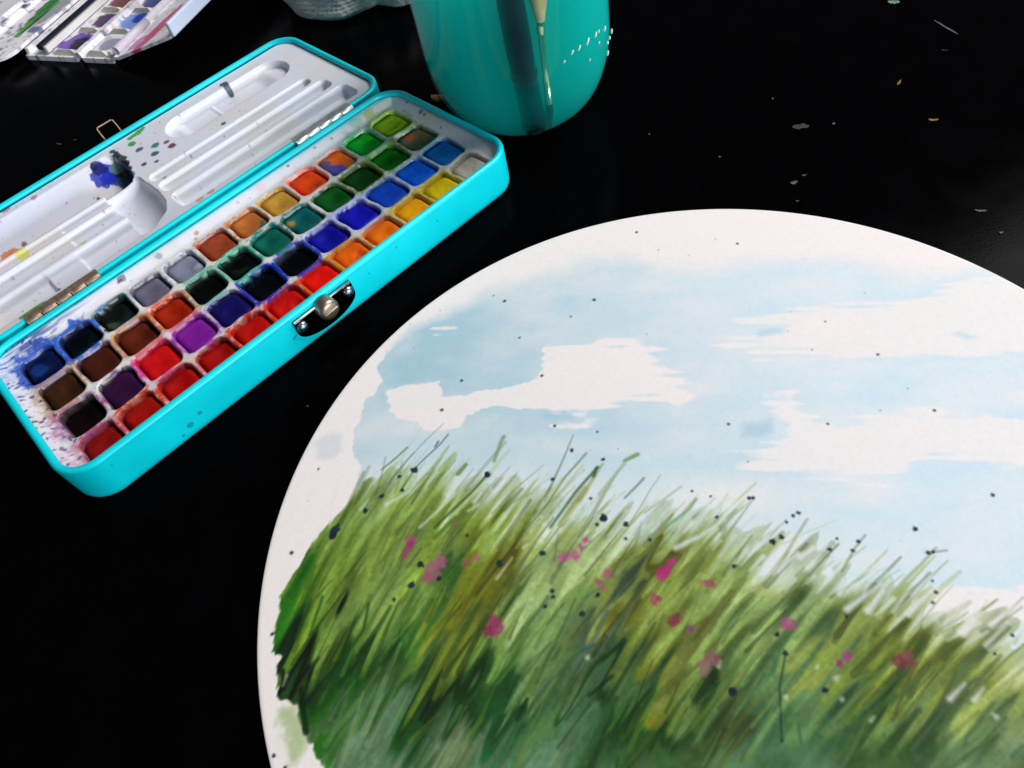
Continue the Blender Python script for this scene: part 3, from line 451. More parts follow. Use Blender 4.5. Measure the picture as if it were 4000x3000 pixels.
    V = np.stack([X, Y, Z], -1).reshape(-1, 3); F = grid_faces(len(xs), len(ys), keep); V, F, cl = compact(V, F, col.reshape(-1, 3))
    tag(mesh_obj('paint_tray', V, F, m_tray, tin, col=cl.astype(np.float32)), 'white moulded tray of forty-eight wells smeared with dried colour')
build_tray()
def capsule_sd(X, Y, x0, x1, y0, y1, r):
    qx = np.abs(X-(x0+x1)/2)-((x1-x0)/2-r); qy = np.abs(Y-(y0+y1)/2)-((y1-y0)/2-r)
    return np.hypot(np.maximum(qx, 0), np.maximum(qy, 0))+np.minimum(np.maximum(qx, qy), 0)-r
def build_mixing_tray():
    st = 0.45; y_in = LY0+0.9; xs = np.arange(X0+.9, X1-.9+st, st); ys = np.arange(y_in, LY1-.9+st, st)
    X, Y = np.meshgrid(xs, ys, indexing='ij'); Z = np.full(X.shape, 16.6)
    def cut(sd, depth, w): return depth*sstep(0.3, -w, sd)
    dep = np.zeros_like(Z)
    # right half: long capsule trough with raised ends, three brush grooves
    sd = capsule_sd(X, Y, 18, 88.5, 104.5, 125, 10); d = cut(sd, 5.5, 1.5); d *= 1-.35*sstep(30, 24, X)-.35*sstep(72, 80, X); d -= .5*np.exp(-((X-46)/.7)**2)*(sd < 0); dep = np.maximum(dep, d)
    for x1, y0, y1, dp in ((86, 86.3, 93.2, 4.0), (90.6, 74.6, 83.6, 4.6), (93.8, 57.5, 71.0, 5.6)):
        dep = np.maximum(dep, cut(capsule_sd(X, Y, -5.2, x1, y0, y1, min(3.2, (y1-y0)/2-.1)), dp, 2.2))
    # left half: mixing well with a sloping back, stepped grooves
    sd = capsule_sd(X, Y, -99, -7.5, 99.2, 129, 4.0); d = 9.5*sstep(0.2, -1.4, sd)*np.clip((130-Y)/17, 0, 1); dep = np.maximum(dep, d)
    for x0, y0, y1, dp in ((-97, 90.5, 97.6, 3.2), (-97, 77.5, 89.0, 4.4), (-97, 57.5, 74.5, 5.4)):
        dep = np.maximum(dep, cut(capsule_sd(X, Y, x0, -18, y0, y1, min(3, (y1-y0)/2-.1)), dp*(1-.28*sstep(-50.5, -51.5, X)*sstep(-66.8, -65.8, X) if y0 < 60 else 1-.2*sstep(-48, -49, X)), 1.6))
    # finger notch across the middle
    xr = np.interp(Y, [56.5, 59, 63, 70, 80, 97, 100], [-24, -18, -11.5, -8, -6.8, -7.6, -9]); tt = (X+24.6)/np.maximum(xr+24.6, .1)
    d = np.where((tt > -.03) & (tt < 1) & (Y > 56.5) & (Y < 100), 8.8*np.sqrt(np.clip(1-np.clip(tt, 0, 1)**2, 0, 1)), 0)*sstep(56.5, 66, Y)*sstep(101, 96, Y); dep = np.maximum(dep, d)
    Z = Z-dep
    e = np.minimum.reduce([X1-np.abs(X), Y-LY0, LY1-Y]); Z -= 1.0*sstep(3.4, 1.6, e)
    Z += .18*(fbm(X/9, Y/9, 410, 3)-.5)
    N1 = fbm(X/4, Y/4, 420); N2 = fbm(X/1.1, Y/1.1, 430, 3); N3 = fbm(X/18, Y/18, 440, 3)
    col = np.zeros(X.shape+(3,)); col[...] = lin((222, 224, 236)); k = (sstep(.4, .7, N3)*.5)[..., None]; col = col*(1-k)+lin((222, 216, 210))*k
    for x, y, r, cr, cg, cb in LIDM+LIDW:
        r = max(r*.62, .4); i0, i1 = np.searchsorted(xs, [x-2*r-.6, x+2*r+.6]); j0, j1 = np.searchsorted(ys, [y-2*r-.6, y+2*r+.6])
        if i1 <= i0 or j1 <= j0: continue
        xx = X[i0:i1, j0:j1]-x; yy = Y[i0:i1, j0:j1]-y; dd = np.hypot(xx, yy)*(1+.35*(N2[i0:i1, j0:j1]-.5)+.7*(N1[i0:i1, j0:j1]-.5)); k = (sstep(r+.25, r-.35, dd)*.92)[..., None]
        col[i0:i1, j0:j1] = col[i0:i1, j0:j1]*(1-k)+lin((cr, cg, cb))*k
    rg = np.random.RandomState(31)
    for q in range(190):
        x = rg.uniform(-102, 60); y = rg.uniform(52, 134); r = rg.uniform(.15, .55); c = [(60, 70, 90), (120, 50, 70), (40, 100, 110), (150, 90, 100)][rg.randint(4)]
        i0, i1 = np.searchsorted(xs, [x-2, x+2]); j0, j1 = np.searchsorted(ys, [y-2, y+2])
        if i1 <= i0 or j1 <= j0: continue
        dd = np.hypot(X[i0:i1, j0:j1]-x, Y[i0:i1, j0:j1]-y); k = (sstep(r+.2, r-.2, dd)*.55)[..., None]; col[i0:i1, j0:j1] = col[i0:i1, j0:j1]*(1-k)+lin(c)*k
    k = (sstep(-10, -60, X)*sstep(100, 128, Y)*.18*N1*1.6)[..., None]; col = col*(1-k)+lin((190, 205, 250))*k
    k = (sstep(-20, -90, X)*sstep(115, 100, Y)*sstep(90, 100, Y)*.35)[..., None]; col = col*(1-k)+lin((250, 215, 205))*k
    yc = (LY0+LY1)/2; keep = (np.hypot(np.maximum(np.abs(X)-(X1-CR), 0), np.maximum(np.abs(Y-yc)-((LY1-LY0)/2-CR), 0)) < CR-1.0).ravel()
    V = np.stack([X, Y, Z], -1).reshape(-1, 3); F = grid_faces(len(xs), len(ys), keep); V, F, cl = compact(V, F, col.reshape(-1, 3))
    tag(mesh_obj('mixing_tray', V, F, m_tray, tin, col=cl.astype(np.float32)), 'white mixing tray in the lid with troughs and a blue paint blot')
build_mixing_tray()
def hinge(x0, x1, mat, lab):
    V, F = box(x0, x1, LY0-.6, LY0+3.4, 18.6, 19.25, .15); lf = tag(mesh_obj('hinge', V, F, mat, tin, smooth=False), lab)
    n = 5; w = (x1-x0)/n
    for k in range(n):
        z = 18.5; yc = (BY1+LY0)/2
        mesh_obj('knuckle', *tube([(x0+k*w+.25, yc, z), (x0+k*w+.6, yc, z), (x0+(k+1)*w-.6, yc, z), (x0+(k+1)*w-.25, yc, z)], [1.2, 1.45, 1.45, 1.2], 14), mat, lf)
hinge(50, 82.5, m_steel, 'bright steel hinge'); hinge(-82.5, -50, m_bronze, 'tarnished brown hinge')
def clasp():
    P = []
    for k in range(25):
        a = math.pi*k/24; P.append((13.6*math.cos(a), 10.8-6.8*math.sin(a)**.85))
    P = [(13.4, 16.0)]+P+[(-13.4, 16.0)]; n = len(P); yo, yi = BY0-1.0, BY0+.05
    V = [(x, yo, z) for x, z in P]+[(x, yi, z) for x, z in P]; F = [list(range(n)), list(range(n, 2*n))[::-1]]+[[k, k+n, (k+1) % n+n, (k+1) % n] for k in range(n)]
    c = mesh_obj('clasp', V, F, m_chrome, tin, smooth=False)
    for x in (-10.9, 10.9): mesh_obj('rivet', *ball((x, BY0-1.2, 12.4), 2.3, 1, .75, 1), m_rivet, c)
    mesh_obj('catch_lip', *tube([(-13.2, BY0-1.2, 16.0), (13.2, BY0-1.2, 16.0)], .5, 10), m_steel, c)
    prof = [(0, -6.2), (2.5, -6.1), (3.8, -5.6), (4.2, -4.6), (4.2, -1.0)]; V, F = lathe(prof, 28); V = [(x, BY0+z, y+14.2) for x, y, z in V]
    k = mesh_obj('knob', V, F, m_knob, c); mesh_obj('slot_rib', *box(-3.0, 3.0, BY0-6.6, BY0-5.6, 14.0, 14.7, .2), m_knob, c)
clasp()
mesh_obj('wire_loop', *tube([(-4.3, LY1-.5, 16.5), (-4.4, LY1+2.5, 20.5), (-4.3, LY1+4.2, 22.8), (-3.6, LY1+4.6, 23.2), (3.6, LY1+4.6, 23.2), (4.3, LY1+4.2, 22.8), (4.4, LY1+2.5, 20.5), (4.3, LY1-.5, 16.5)], .38, 8), m_bronze, tin)
# ---------------------------------------------------------------- forty-eight paint cakes
m_cake = material('watercolour_cake', attr=True, rough=0.55, spec=0.18, bump=[(900, .00012), (260, .00012)])
m_wet = material('wet_watercolour_cake', attr=True, rough=0.30, spec=0.12, bump=[(420, .0002)])
CN = [['midnight blue', 'blue-black', 'blackish green', 'slate grey', 'pale grey', 'red-brown', 'orange-brown', 'golden ochre', 'bright orange-red', 'orange cake smeared with blue', 'bright green', 'lime green'],
      ['dark umber', 'dark sienna', 'reddish umber', 'burnt red', 'black', 'black', 'deep teal', 'blue-teal', 'forest green', 'very dark green', 'leaf green', 'muddy multicoloured'],
      ['black-maroon', 'dark purple', 'scarlet', 'vivid violet', 'navy violet', 'black', 'black', 'ultramarine', 'deep ultramarine', 'cobalt blue', 'azure blue', 'sky blue'],
      ['dark crimson', 'deep crimson', 'crimson', 'dark red', 'red', 'signal red', 'orange-scarlet', 'hollowed orange', 'orange', 'amber', 'yellow', 'white']]
ROWN = ['in the row along the hinge', 'in the second row from the hinge', 'in the third row from the hinge', 'in the row along the clasp']
ORD = ['first', 'second', 'third', 'fourth', 'fifth', 'sixth', 'seventh', 'eighth', 'ninth', 'tenth', 'eleventh', 'twelfth']
def build_cakes():
    ca, sa = math.cos(TROT), math.sin(TROT); n = 17; t = np.linspace(-1, 1, n); A, B = np.meshgrid(t, t, indexing='ij')
    for r in range(4):
        for c in range(12):
            rg = np.random.RandomState(100+r*12+c); u, y = cell_c(r, c); hx, hy = 6.6, 7.75
            p = 6.0; q = np.maximum((np.abs(A)**p+np.abs(B)**p)**(1/p), 1e-6); mx = np.maximum(np.abs(A), np.abs(B)); sc_ = np.where(q > 0, mx/q, 1)
            X = A*sc_*hx; Y = B*sc_*hy; rad = mx
            cc = np.array(CELLC[r][c], float); lum = cc.sum()
            fresh = (r == 3 and c >= 6) or (r == 0 and c >= 5) or (r == 2 and c >= 9)
            top = (13.3 if fresh else 12.8)+rg.uniform(-.4, .4); dark = lum < 70
            if dark: top -= 1.2
            Z = top-1.5*np.clip((rad-.74)/.26, 0, 1)**2
            Z -= rg.uniform(.4, 2.4 if not fresh else 1.1)*np.exp(-(((X-rg.uniform(-2, 2))/4)**2+((Y-rg.uniform(-2.5, 2.5))/5)**2))
            if (r, c) in ((3, 7), (3, 5), (0, 10)): Z -= 1.6*np.exp(-(((X-2.5)/2.6)**2+((Y+1.5)/2.6)**2))
            Z += .5*(fbm(X/3+u, Y/3+y, 500+c, 3)-.5)
            N = fbm(X/2.5+u, Y/2.5+y, 520, 4)[..., None]
            base = lin(cc); col = base*(.72+.56*N)
            if not dark:
                pale = np.clip(base*1.3, 0, 1); k = sstep(.55, .75, fbm(X/4+u+40, Y/4+y, 530))[..., None]*.35; col = col*(1-k)+pale*k
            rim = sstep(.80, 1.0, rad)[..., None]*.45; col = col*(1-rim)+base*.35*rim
            def spot(x, yy, rr, c3, al=.9):
                nonlocal col
                d = np.hypot(X-x, Y-yy)+(N[..., 0]-.5)*3; k = (sstep(rr+.6, rr-.6, d)*al)[..., None]; col = col*(1-k)+lin(c3)*k
            if (r, c) == (0, 9): spot(-4, -4.5, 4.5, (25, 80, 195)); spot(-4.5, 3, 3.0, (70, 90, 150)); spot(5, -6.5, 2.4, (110, 120, 80), .7)
            if (r, c) == (1, 11): spot(0, 0, 9, (128, 124, 96)); spot(-1, 4.5, 2.3, (238, 92, 30)); spot(4, 1, 3, (150, 112, 40), .8); spot(0, -4.5, 2.0, (25, 140, 20)); spot(-5, -3, 2, (20, 130, 110), .7)
            if (r, c) == (0, 6): spot(4.5, -5.5, 2.6, (40, 95, 85))
            if (r, c) == (1, 7): spot(-5, 3, 2.2, (165, 140, 60), .8)
            if (r, c) == (3, 7): spot(2.4, -1.5, 2.6, (190, 60, 10), .7)
            if (r, c) == (0, 8): spot(2, -5, 1.4, (150, 60, 10), .7)
            if (r, c) == (0, 4): spot(2, -4, .9, (50, 60, 80)); spot(4, -3, 1.6, (190, 195, 205), .6)
            if (r, c) == (0, 2): spot(-3, -1, 2.4, (60, 72, 45), .8)
            if (r, c) == (0, 0): spot(-2, 0, 3.2, (30, 60, 140), .6)
            V = [np.stack([X, Y, Z], -1).reshape(-1, 3)]; idx = np.arange(n*n).reshape(n, n); ring = np.concatenate([idx[:-1, 0], idx[-1, :-1], idx[:0:-1, -1], idx[0, :0:-1]])
            lo = V[0][ring].copy(); lo[:, 2] = 4.9; lo[:, :2] *= .93; V = np.concatenate([V[0], lo]); k = np.arange(len(ring)); k1 = (k+1) % len(ring)
            F = np.concatenate([grid_faces(n, n), np.stack([ring[k1], ring[k], n*n+k, n*n+k1], 1)])
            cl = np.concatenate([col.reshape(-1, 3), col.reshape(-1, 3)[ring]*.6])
            wet = dark or (r == 0 and c < 3)
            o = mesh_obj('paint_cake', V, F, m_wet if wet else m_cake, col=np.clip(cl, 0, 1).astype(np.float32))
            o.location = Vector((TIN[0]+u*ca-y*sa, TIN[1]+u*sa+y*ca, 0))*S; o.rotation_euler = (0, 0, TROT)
            nm = CN[r][c]; nm = nm if 'cake' in nm else nm+' paint cake'
            tag(o, f'{nm}, {ORD[c]} from the left {ROWN[r]}', 'paint cake', 'paint cakes set in the wells of the tin')
build_cakes()
# ---------------------------------------------------------------- the jar of rinsing water and its brushes
JX, JY = 41.0, 318.6
PROF = [(0, 21.7), (1.5, 23.7), (4, 27.0), (8, 32.1), (11, 34.6), (14, 36.5), (18, 38.4), (22, 39.8), (27, 41.2), (32, 42.0), (38, 42.4), (45, 42.5), (60, 42.5), (80, 43.2), (100, 43.8), (112, 44.0)]
jar = tag(empty('water_jar', (JX, JY, 0)), 'rounded glass jar of murky turquoise rinsing water behind the tin', 'jar')
def jar_glass():
    m = bpy.data.materials.new('clear_glass'); m.use_nodes = True; nt = m.node_tree; nt.nodes.remove(nt.nodes['Principled BSDF']); out = nt.nodes['Material Output']
    tr = nt.nodes.new('ShaderNodeBsdfTransparent'); tr.inputs['Color'].default_value = (.93, .99, .98, 1); gl = nt.nodes.new('ShaderNodeBsdfGlossy'); gl.inputs['Roughness'].default_value = .04
    fr = nt.nodes.new('ShaderNodeFresnel'); fr.inputs['IOR'].default_value = 1.16; mx = nt.nodes.new('ShaderNodeMixShader')
    ge = nt.nodes.new('ShaderNodeNewGeometry'); om = nt.nodes.new('ShaderNodeMath'); om.operation = 'SUBTRACT'; om.inputs[0].default_value = 1.0; nt.links.new(ge.outputs['Backfacing'], om.inputs[1])
    ml = nt.nodes.new('ShaderNodeMath'); ml.operation = 'MULTIPLY'; nt.links.new(om.outputs[0], ml.inputs[0]); nt.links.new(fr.outputs[0], ml.inputs[1])
    nt.links.new(ml.outputs[0], mx.inputs[0]); nt.links.new(tr.outputs[0], mx.inputs[1]); nt.links.new(gl.outputs[0], mx.inputs[2]); nt.links.new(mx.outputs[0], out.inputs['Surface']); return m
m_glass = jar_glass()
def jar_water():
    m = bpy.data.materials.new('murky_turquoise_water'); m.use_nodes = True; nt = m.node_tree; nt.nodes.remove(nt.nodes['Principled BSDF']); out = nt.nodes['Material Output']
    tr = nt.nodes.new('ShaderNodeBsdfTransparent'); nt.links.new(tr.outputs[0], out.inputs['Surface'])
    v = nt.nodes.new('ShaderNodeVolumePrincipled'); v.inputs['Color'].default_value = (.03, .88, .84, 1); v.inputs['Density'].default_value = 85.0; v.inputs['Anisotropy'].default_value = 0.25
    nt.links.new(v.outputs[0], out.inputs['Volume']); return m
outer = [(0.0, 0.25)]+[(r, z) for z, r in PROF]; inner = [(r-1.8, max(z, 3.0)+.4) for z, r in PROF if z > 3][::-1]+[(22.0, 3.0), (0.0, 3.0)]
mesh_obj('glass_wall', *lathe(outer+[(43.2, 112.6)]+inner, 128), m_glass, jar)
wz = [(r-2.0, z) for z, r in PROF if 3.5 < z <= 80]; mesh_obj('rinsing_water', *lathe([(0.0, 3.2), (21.5, 3.2)]+wz+[(41.8, 88), (0.0, 88)], 96), jar_water(), jar)
m_glint = material('pale_glint_bead', (225, 245, 245), rough=0.05, spec=1.0, coat=1.0)  # glints on the jar, put in as small near-white beads
def jar_r(z): return float(np.interp(z, [a for a, b in PROF], [b for a, b in PROF]))
GLINTS = [[12.0, -40.7, 44.0, 6, 6], [15.8, -39.4, 46.1, 8, 9], [19.1, -37.9, 46.3, 8, 10], [23.3, -35.6, 46.6, 9, 13], [27.4, -32.5, 46.7, 7, 10], [29.0, -31.1, 47.0, 4, 6], [32.5, -27.4, 45.2, 5, 10], [37.0, -20.7, 39.5, 4, 9], [35.2, -23.6, 38.6, 4, 7], [33.7, -25.7, 38.0, 5, 6], [33.6, -25.3, 33.2, 5, 10], [23.4, -35.3, 38.5, 4, 5], [28.8, -31.2, 42.2, 3, 6]]
for x, y, z, w, h in GLINTS:
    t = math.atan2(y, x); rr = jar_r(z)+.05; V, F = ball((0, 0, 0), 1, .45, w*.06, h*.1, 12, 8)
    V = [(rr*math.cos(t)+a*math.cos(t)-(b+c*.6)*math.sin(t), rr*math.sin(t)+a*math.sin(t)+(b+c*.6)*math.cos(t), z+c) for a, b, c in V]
    mesh_obj('glint_bead', V, F, m_glint, jar)
m_wood = material('pale_wood', (205, 172, 120), rough=.5, var=(200, .2)); m_ferr = material('ferrule_metal', (235, 228, 190), rough=.2, metal=1.0); m_brist = material('dark_bristle', (16, 20, 18), rough=.7)
m_dark = material('dark_blue_lacquer', (3, 12, 34), rough=.7, spec=.1); m_blackf = material('dark_ferrule', (40, 50, 60), rough=.25, metal=1.0)
def brush(name, pts, rads, mats, lab):
    """pts: tip, bristle end, ferrule end, handle end (mm, world)"""
    e = tag(empty(name, pts[0]), lab, 'brush'); o = Vector(pts[0]); P = [Vector(p)-o for p in pts]
    d = (P[1]-P[0]); mesh_obj('bristles', *tube([P[0], P[0]+d*.3, P[0]+d*.7, P[1]], [rads[0], rads[1]*.75, rads[1]*1.15, rads[1]], 14), mats[0], e)
    d = (P[2]-P[1]); f = mesh_obj('ferrule', *tube([P[1], P[1]+d*.5, P[1]+d*.86, P[1]+d*.88, P[1]+d*.9, P[1]+d*.93, P[1]+d*.95, P[2]], [rads[1], (rads[1]+rads[2])*.5, rads[2], rads[2]*1.15, rads[2], rads[2]*1.15, rads[2], rads[2]], 16), mats[1], e)
    d = (P[3]-P[2]); mesh_obj('handle', *tube([P[2], P[2]+d*.06, P[2]+d*.2, P[2]+d*.5, P[3]], [rads[2]*1.02, rads[3]*1.05, rads[3], rads[3]*.85, rads[3]*.4], 16), mats[2], e)
brush('slim_brush', [(46.2, 293.0, 4.6), (46.1, 285.6, 22.8), (46.4, 281.8, 60.5), (50, 283.0, 190)], [.5, 1.5, 1.7, 3.2], (m_brist, m_ferr, m_wood), 'slim paintbrush with a pale wooden handle and silver ferrule standing in the jar')
brush('broad_brush', [(40.4, 296.6, 4.6), (39.0, 290.3, 14.0), (37.2, 284.5, 42.0), (33.5, 283.6, 200)], [3.0, 5.4, 5.0, 5.2], (m_brist, m_dark, m_dark), 'thick paintbrush with a dark blue handle standing in the jar')
# ---------------------------------------------------------------- crumpled paper towel
def towel():
    foot = [(-78, 512), (-76, 498), (-71, 480), (-62, 466), (-51, 456), (-40, 448), (-28, 449), (-18, 450), (-6, 440), (16, 452), (42, 480), (46, 520), (30, 560), (-10, 580), (-50, 570), (-72, 545)]
    c = np.array([-18, 510.0]); th = np.array([math.atan2(y-c[1], x-c[0]) for x, y in foot]); rr = np.array([math.hypot(x-c[0], y-c[1]) for x, y in foot]); o = np.argsort(th); th, rr = th[o], rr[o]
    th = np.r_[th-2*math.pi, th, th+2*math.pi]; rr = np.r_[rr, rr, rr]; nu, nv = 200, 60; V = []; F = []
    for i in range(nu):
        a = -math.pi+2*math.pi*i/nu; R0 = float(np.interp(a, th, rr))
        for j in range(nv):
            t = j/(nv-1)*math.pi*.5; k = math.cos(t)**.55; z = 46*math.sin(t)**.8
            k *= 1+.06*math.sin(5*a+z*.12)+.10*(float(noise2(np.array(a*2.2+9), np.array(z/14+3), 700))-.5)
            if j == 0: k *= .93
            V.append((c[0]+R0*k*math.cos(a), c[1]+R0*k*math.sin(a), .3+z*(1+.25*(float(noise2(np.array(math.cos(a)*k*3+5), np.array(math.sin(a)*k*3+5), 710))-.5))))
    for i in range(nu):
        for j in range(nv-1): F.append([i*nv+j, ((i+1) % nu)*nv+j, ((i+1) % nu)*nv+j+1, i*nv+j+1])
    m = material('embossed_tissue', (242, 239, 240), rough=.9, spec=.1, var=(120, .06), bump=[(60, .0004)])
    nt = m.node_tree; b = nt.nodes['Principled BSDF']; tc = nt.nodes.new('ShaderNodeTexCoord'); vo = nt.nodes.new('ShaderNodeTexVoronoi'); vo.inputs['Scale'].default_value = 480; vo.inputs['Randomness'].default_value = .35
    mp = nt.nodes.new('ShaderNodeMapping'); mp.inputs['Scale'].default_value = (.55, 1.2, 1.0); mp.inputs['Rotation'].default_value = (0, 0, .6); nt.links.new(tc.outputs['Object'], mp.inputs['Vector']); nt.links.new(mp.outputs[0], vo.inputs['Vector'])
    bp = nt.nodes.new('ShaderNodeBump'); bp.inputs['Distance'].default_value = .0007; nt.links.new(vo.outputs['Distance'], bp.inputs['Height']); old = b.inputs['Normal'].links[0].from_socket; nt.links.new(old, bp.inputs['Normal']); nt.links.new(bp.outputs[0], b.inputs['Normal'])
    V = np.array(V); V -= [c[0], c[1], 0]
    o = mesh_obj('paper_towel', V, F, m); o.location = Vector((c[0], c[1], 0))*S; tag(o, 'crumpled white embossed paper towel lying behind the tin, left of the jar', 'paper towel')
towel()
# ---------------------------------------------------------------- second palette at the back left
def back_palette():
    e = tag(empty('folding_palette', (-238, 508, 0), -math.atan2(.51, .86)), 'paint-stained white folding plastic palette at the back, left of the tin', 'palette')
    def stained(name, marks, seed):
        return material(name, attr=True, rough=.4, spec=.45, bump=[(600, .00004)])
    mp = stained('stained_white_plastic', None, 0)
    def part(name, V, F, marks=(), base=(246, 243, 250), parent=e, seed=0, smooth=False, dirt=.5):
        me_V = np.array(V, float); n = len(me_V); col = np.tile(lin(base), (n, 1)); N = fbm(me_V[:, 0]/5+seed, me_V[:, 1]/5, 600+seed)
        k = (sstep(.5, .75, N)*dirt)[:, None]; col = col*(1-k)+lin((140, 140, 150))*k; N5 = fbm(me_V[:, 0]/1.6+seed, me_V[:, 1]/4, 640+seed, 3); k = (sstep(.66, .74, N5)*min(1, dirt*1.3))[:, None]; col = col*(1-k)+lin((48, 56, 92))*k
        for x, y, rx, ry, c in marks:
            d = np.hypot((me_V[:, 0]-x)/rx, (me_V[:, 1]-y)/ry)+(N-.5)*.9; k = (sstep(1.05, .85, d)*.95)[:, None]; col = col*(1-k)+lin(c)*k
        return mesh_obj(name, V, F, mp, parent, smooth=smooth, col=col.astype(np.float32))
    def sheet(x0, x1, y0, y1, hfun, st=1.0, th=1.2):
        xs = np.arange(x0, x1+st*.5, st); ys = np.arange(y0, y1+st*.5, st); X, Y = np.meshgrid(xs, ys, indexing='ij'); Z = hfun(X, Y); nx, ny = X.shape
        T = np.stack([X, Y, Z], -1).reshape(-1, 3); B = T-[0, 0, th]; F = grid_faces(nx, ny); k = nx*ny; idx = np.arange(k).reshape(nx, ny); ring = np.concatenate([idx[:-1, 0], idx[-1, :-1], idx[:0:-1, -1], idx[0, :0:-1]]); q = np.arange(len(ring)); q1 = (q+1) % len(ring)
        return np.concatenate([T, B]), np.concatenate([F, F[:, ::-1]+k, np.stack([ring[q1], ring[q], ring[q]+k, ring[q1]+k], 1)])
    # centre tray with a raised frame, wells between folded dividers
    def h(X, Y):
        z = np.full(X.shape, 3.4); fr = np.minimum.reduce([X-0, 69-X]); z = np.where(fr < 3.0, 6.4, z); z = np.where(Y < 2.0, 3.2, z); z = np.where(np.abs(X-44) < 2.4, 6.2, z); return z
    V, F = sheet(0, 69, 0, 150, h, .8, 3.0)
    part('pan_tray', V, F, [(31, 15, 12, 11, (105, 45, 180)), (32, 15, 8, 7, (14, 8, 26)), (34, 40, 9, 8, (70, 20, 90)), (31, 64, 11, 10, (110, 14, 34)), (31, 88, 11, 10, (165, 18, 22)), (31, 112, 11, 10, (150, 18, 22)), (57, 40, 10, 11, (110, 150, 225)), (58, 44, 5, 6, (20, 50, 170)), (57, 64, 10, 10, (24, 50, 120)), (57, 88, 9, 10, (60, 150, 190)), (57, 112, 9, 10, (16, 24, 70)), (56, 15, 7, 7, (150, 155, 180))], seed=1)
    for k, yy in enumerate((1.5, 25.5, 49.5, 73.5, 97.5)):
        for x0, x1 in ((21, 41.2), (46.8, 65.6)):
            xm = (x0+x1)/2; V = [(x0, yy, 3.0), (x1, yy, 3.0), (x1-4.5, yy+1.8, 6.0), (x0+4.5, yy+1.8, 6.0), (x0, yy+5.0, 3.0), (x1, yy+5.0, 3.0), (x1-4.5, yy+2.6, 6.0), (x0+4.5, yy+2.6, 6.0)]
            F = [[0, 1, 2, 3], [3, 2, 6, 7], [7, 6, 5, 4], [0, 3, 7, 4], [1, 5, 6, 2], [0, 4, 5, 1]]
            part('divider', V, F, base=(232, 228, 214), seed=3+k, dirt=.3)
    part('slit_shade_bar', *box(9.6, 14.8, 3, 150, 5.0, 8.2, .8), base=(20, 22, 40), seed=9, dirt=0)  # dark-coloured bar stands in for the shaded slit beside the rail
    part('inner_rail', *box(16.2, 19.0, 2, 150, 4.0, 8.0, .6), base=(225, 222, 220), seed=10)
    # left wing: broad mixing board, slightly raised, with a rounded front
    def hl(X, Y):
        z = 6.0+.0*X; z = z+2.4*sstep(-14, -11, X)-3.0*sstep(-16, -19, X)*sstep(-44, -41, X)*sstep(14, 18, Y); z += 2.0*np.exp(-((X+48)/1.5)**2); return z
    V, F = sheet(-95, -1.2, -16, 150, hl, 1.0, 2.0)
    r = 15.0; cxr, cyr = -1.2-r, -16+r; V = np.array(V); msk = (V[:, 0] > cxr) & (V[:, 1] < cyr); d = V[msk][:, :2]-[cxr, cyr]; L = np.linalg.norm(d, axis=1, keepdims=True); mxd = np.maximum(np.abs(d).max(1, keepdims=True), 1e-6); V[msk, :2] = [cxr, cyr]+d*mxd/np.maximum(L, 1e-6)
    part('mixing_board', V, F, [(-25, 42, 5.5, 26, (60, 160, 20)), (-24, 38, 2, 16, (20, 70, 20)), (-30, 60, 4, 20, (20, 120, 30)), (-12, 30, 6, 12, (190, 188, 195)), (-8, 46, 6, 20, (160, 165, 170)), (-5, 20, 5, 4, (110, 120, 160)), (-6, 66, 5, 10, (110, 130, 165)), (-60, 60, 9, 40, (235, 235, 242))], seed=5, dirt=.9)
    # right wing: leaf tilted up at its outer edge
    tl = math.tan(math.radians(17))
    def hr(X, Y): return 3.5+(X-70)*tl+1.3*np.exp(-((X-73)/1.6)**2)
    V, F = sheet(70.5, 124, -1, 150, hr, 1.0, 1.8)
    part('folding_leaf', V, F, [(94, 22, 7, 30, (215, 50, 125)), (106, 45, 9, 30, (205, 40, 110)), (84, 10, 5, 8, (215, 130, 170)), (112, 40, 2, 16, (120, 60, 110)), (118, 60, 6, 24, (230, 190, 215)), (100, 70, 9, 18, (225, 140, 180))], seed=6, dirt=.35)
    part('leaf_lip', *box(124.2, 126.6, -1, 150, 19.0, 27.0, .7), base=(214, 226, 250), seed=8, dirt=.1)
    V, F = tube([(73.5, 2, 7.2), (73.5, 34, 7.2)], 2.6, 12); part('end_roll', V, F, base=(222, 214, 230), seed=11, smooth=True)
back_palette()
# ---------------------------------------------------------------- specks and shavings on the table
def flake(name, x, y, ln, wd, rot, col, label, cat, seed, rough=.6, curl=.3, thick=.25):
    ln *= .8; wd *= .8; rg = np.random.RandomState(seed); n = 9; top = []
    for k in range(n):
        t = k/(n-1)*2-1; w = wd*.5*math.sqrt(max(0.03, 1-abs(t)**2.4)); a = rg.uniform(-.15, .15)*wd
        top.append((t*ln*.5, w+a, thick+curl*t*t)); 
    bot = []
    for k in range(n-1, -1, -1):
        t = k/(n-1)*2-1; w = wd*.5*math.sqrt(max(0.03, 1-abs(t)**2.4)); a = rg.uniform(-.15, .15)*wd
        bot.append((t*ln*.5, -w+a, thick+curl*t*t))
    P = top+bot; m = len(P); V = [(0, 0, thick*1.6)]+P+[(p[0], p[1], max(0.02, p[2]-thick*.9)) for p in P]+[(0, 0, .02)]; F = []
    for k in range(m):
        k1 = (k+1) % m; F += [[0, 1+k1, 1+k], [1+k, 1+k1, 1+m+k1, 1+m+k], [1+2*m, 1+m+k, 1+m+k1]]
    o = mesh_obj(name, V, F, material(name+'_surface', tuple(int(v*.66) for v in col), rough=rough, var=(900, .3)), smooth=False); o.location = Vector((x, y, .05))*S; o.rotation_euler = (0, 0, rot); tag(o, label, cat)
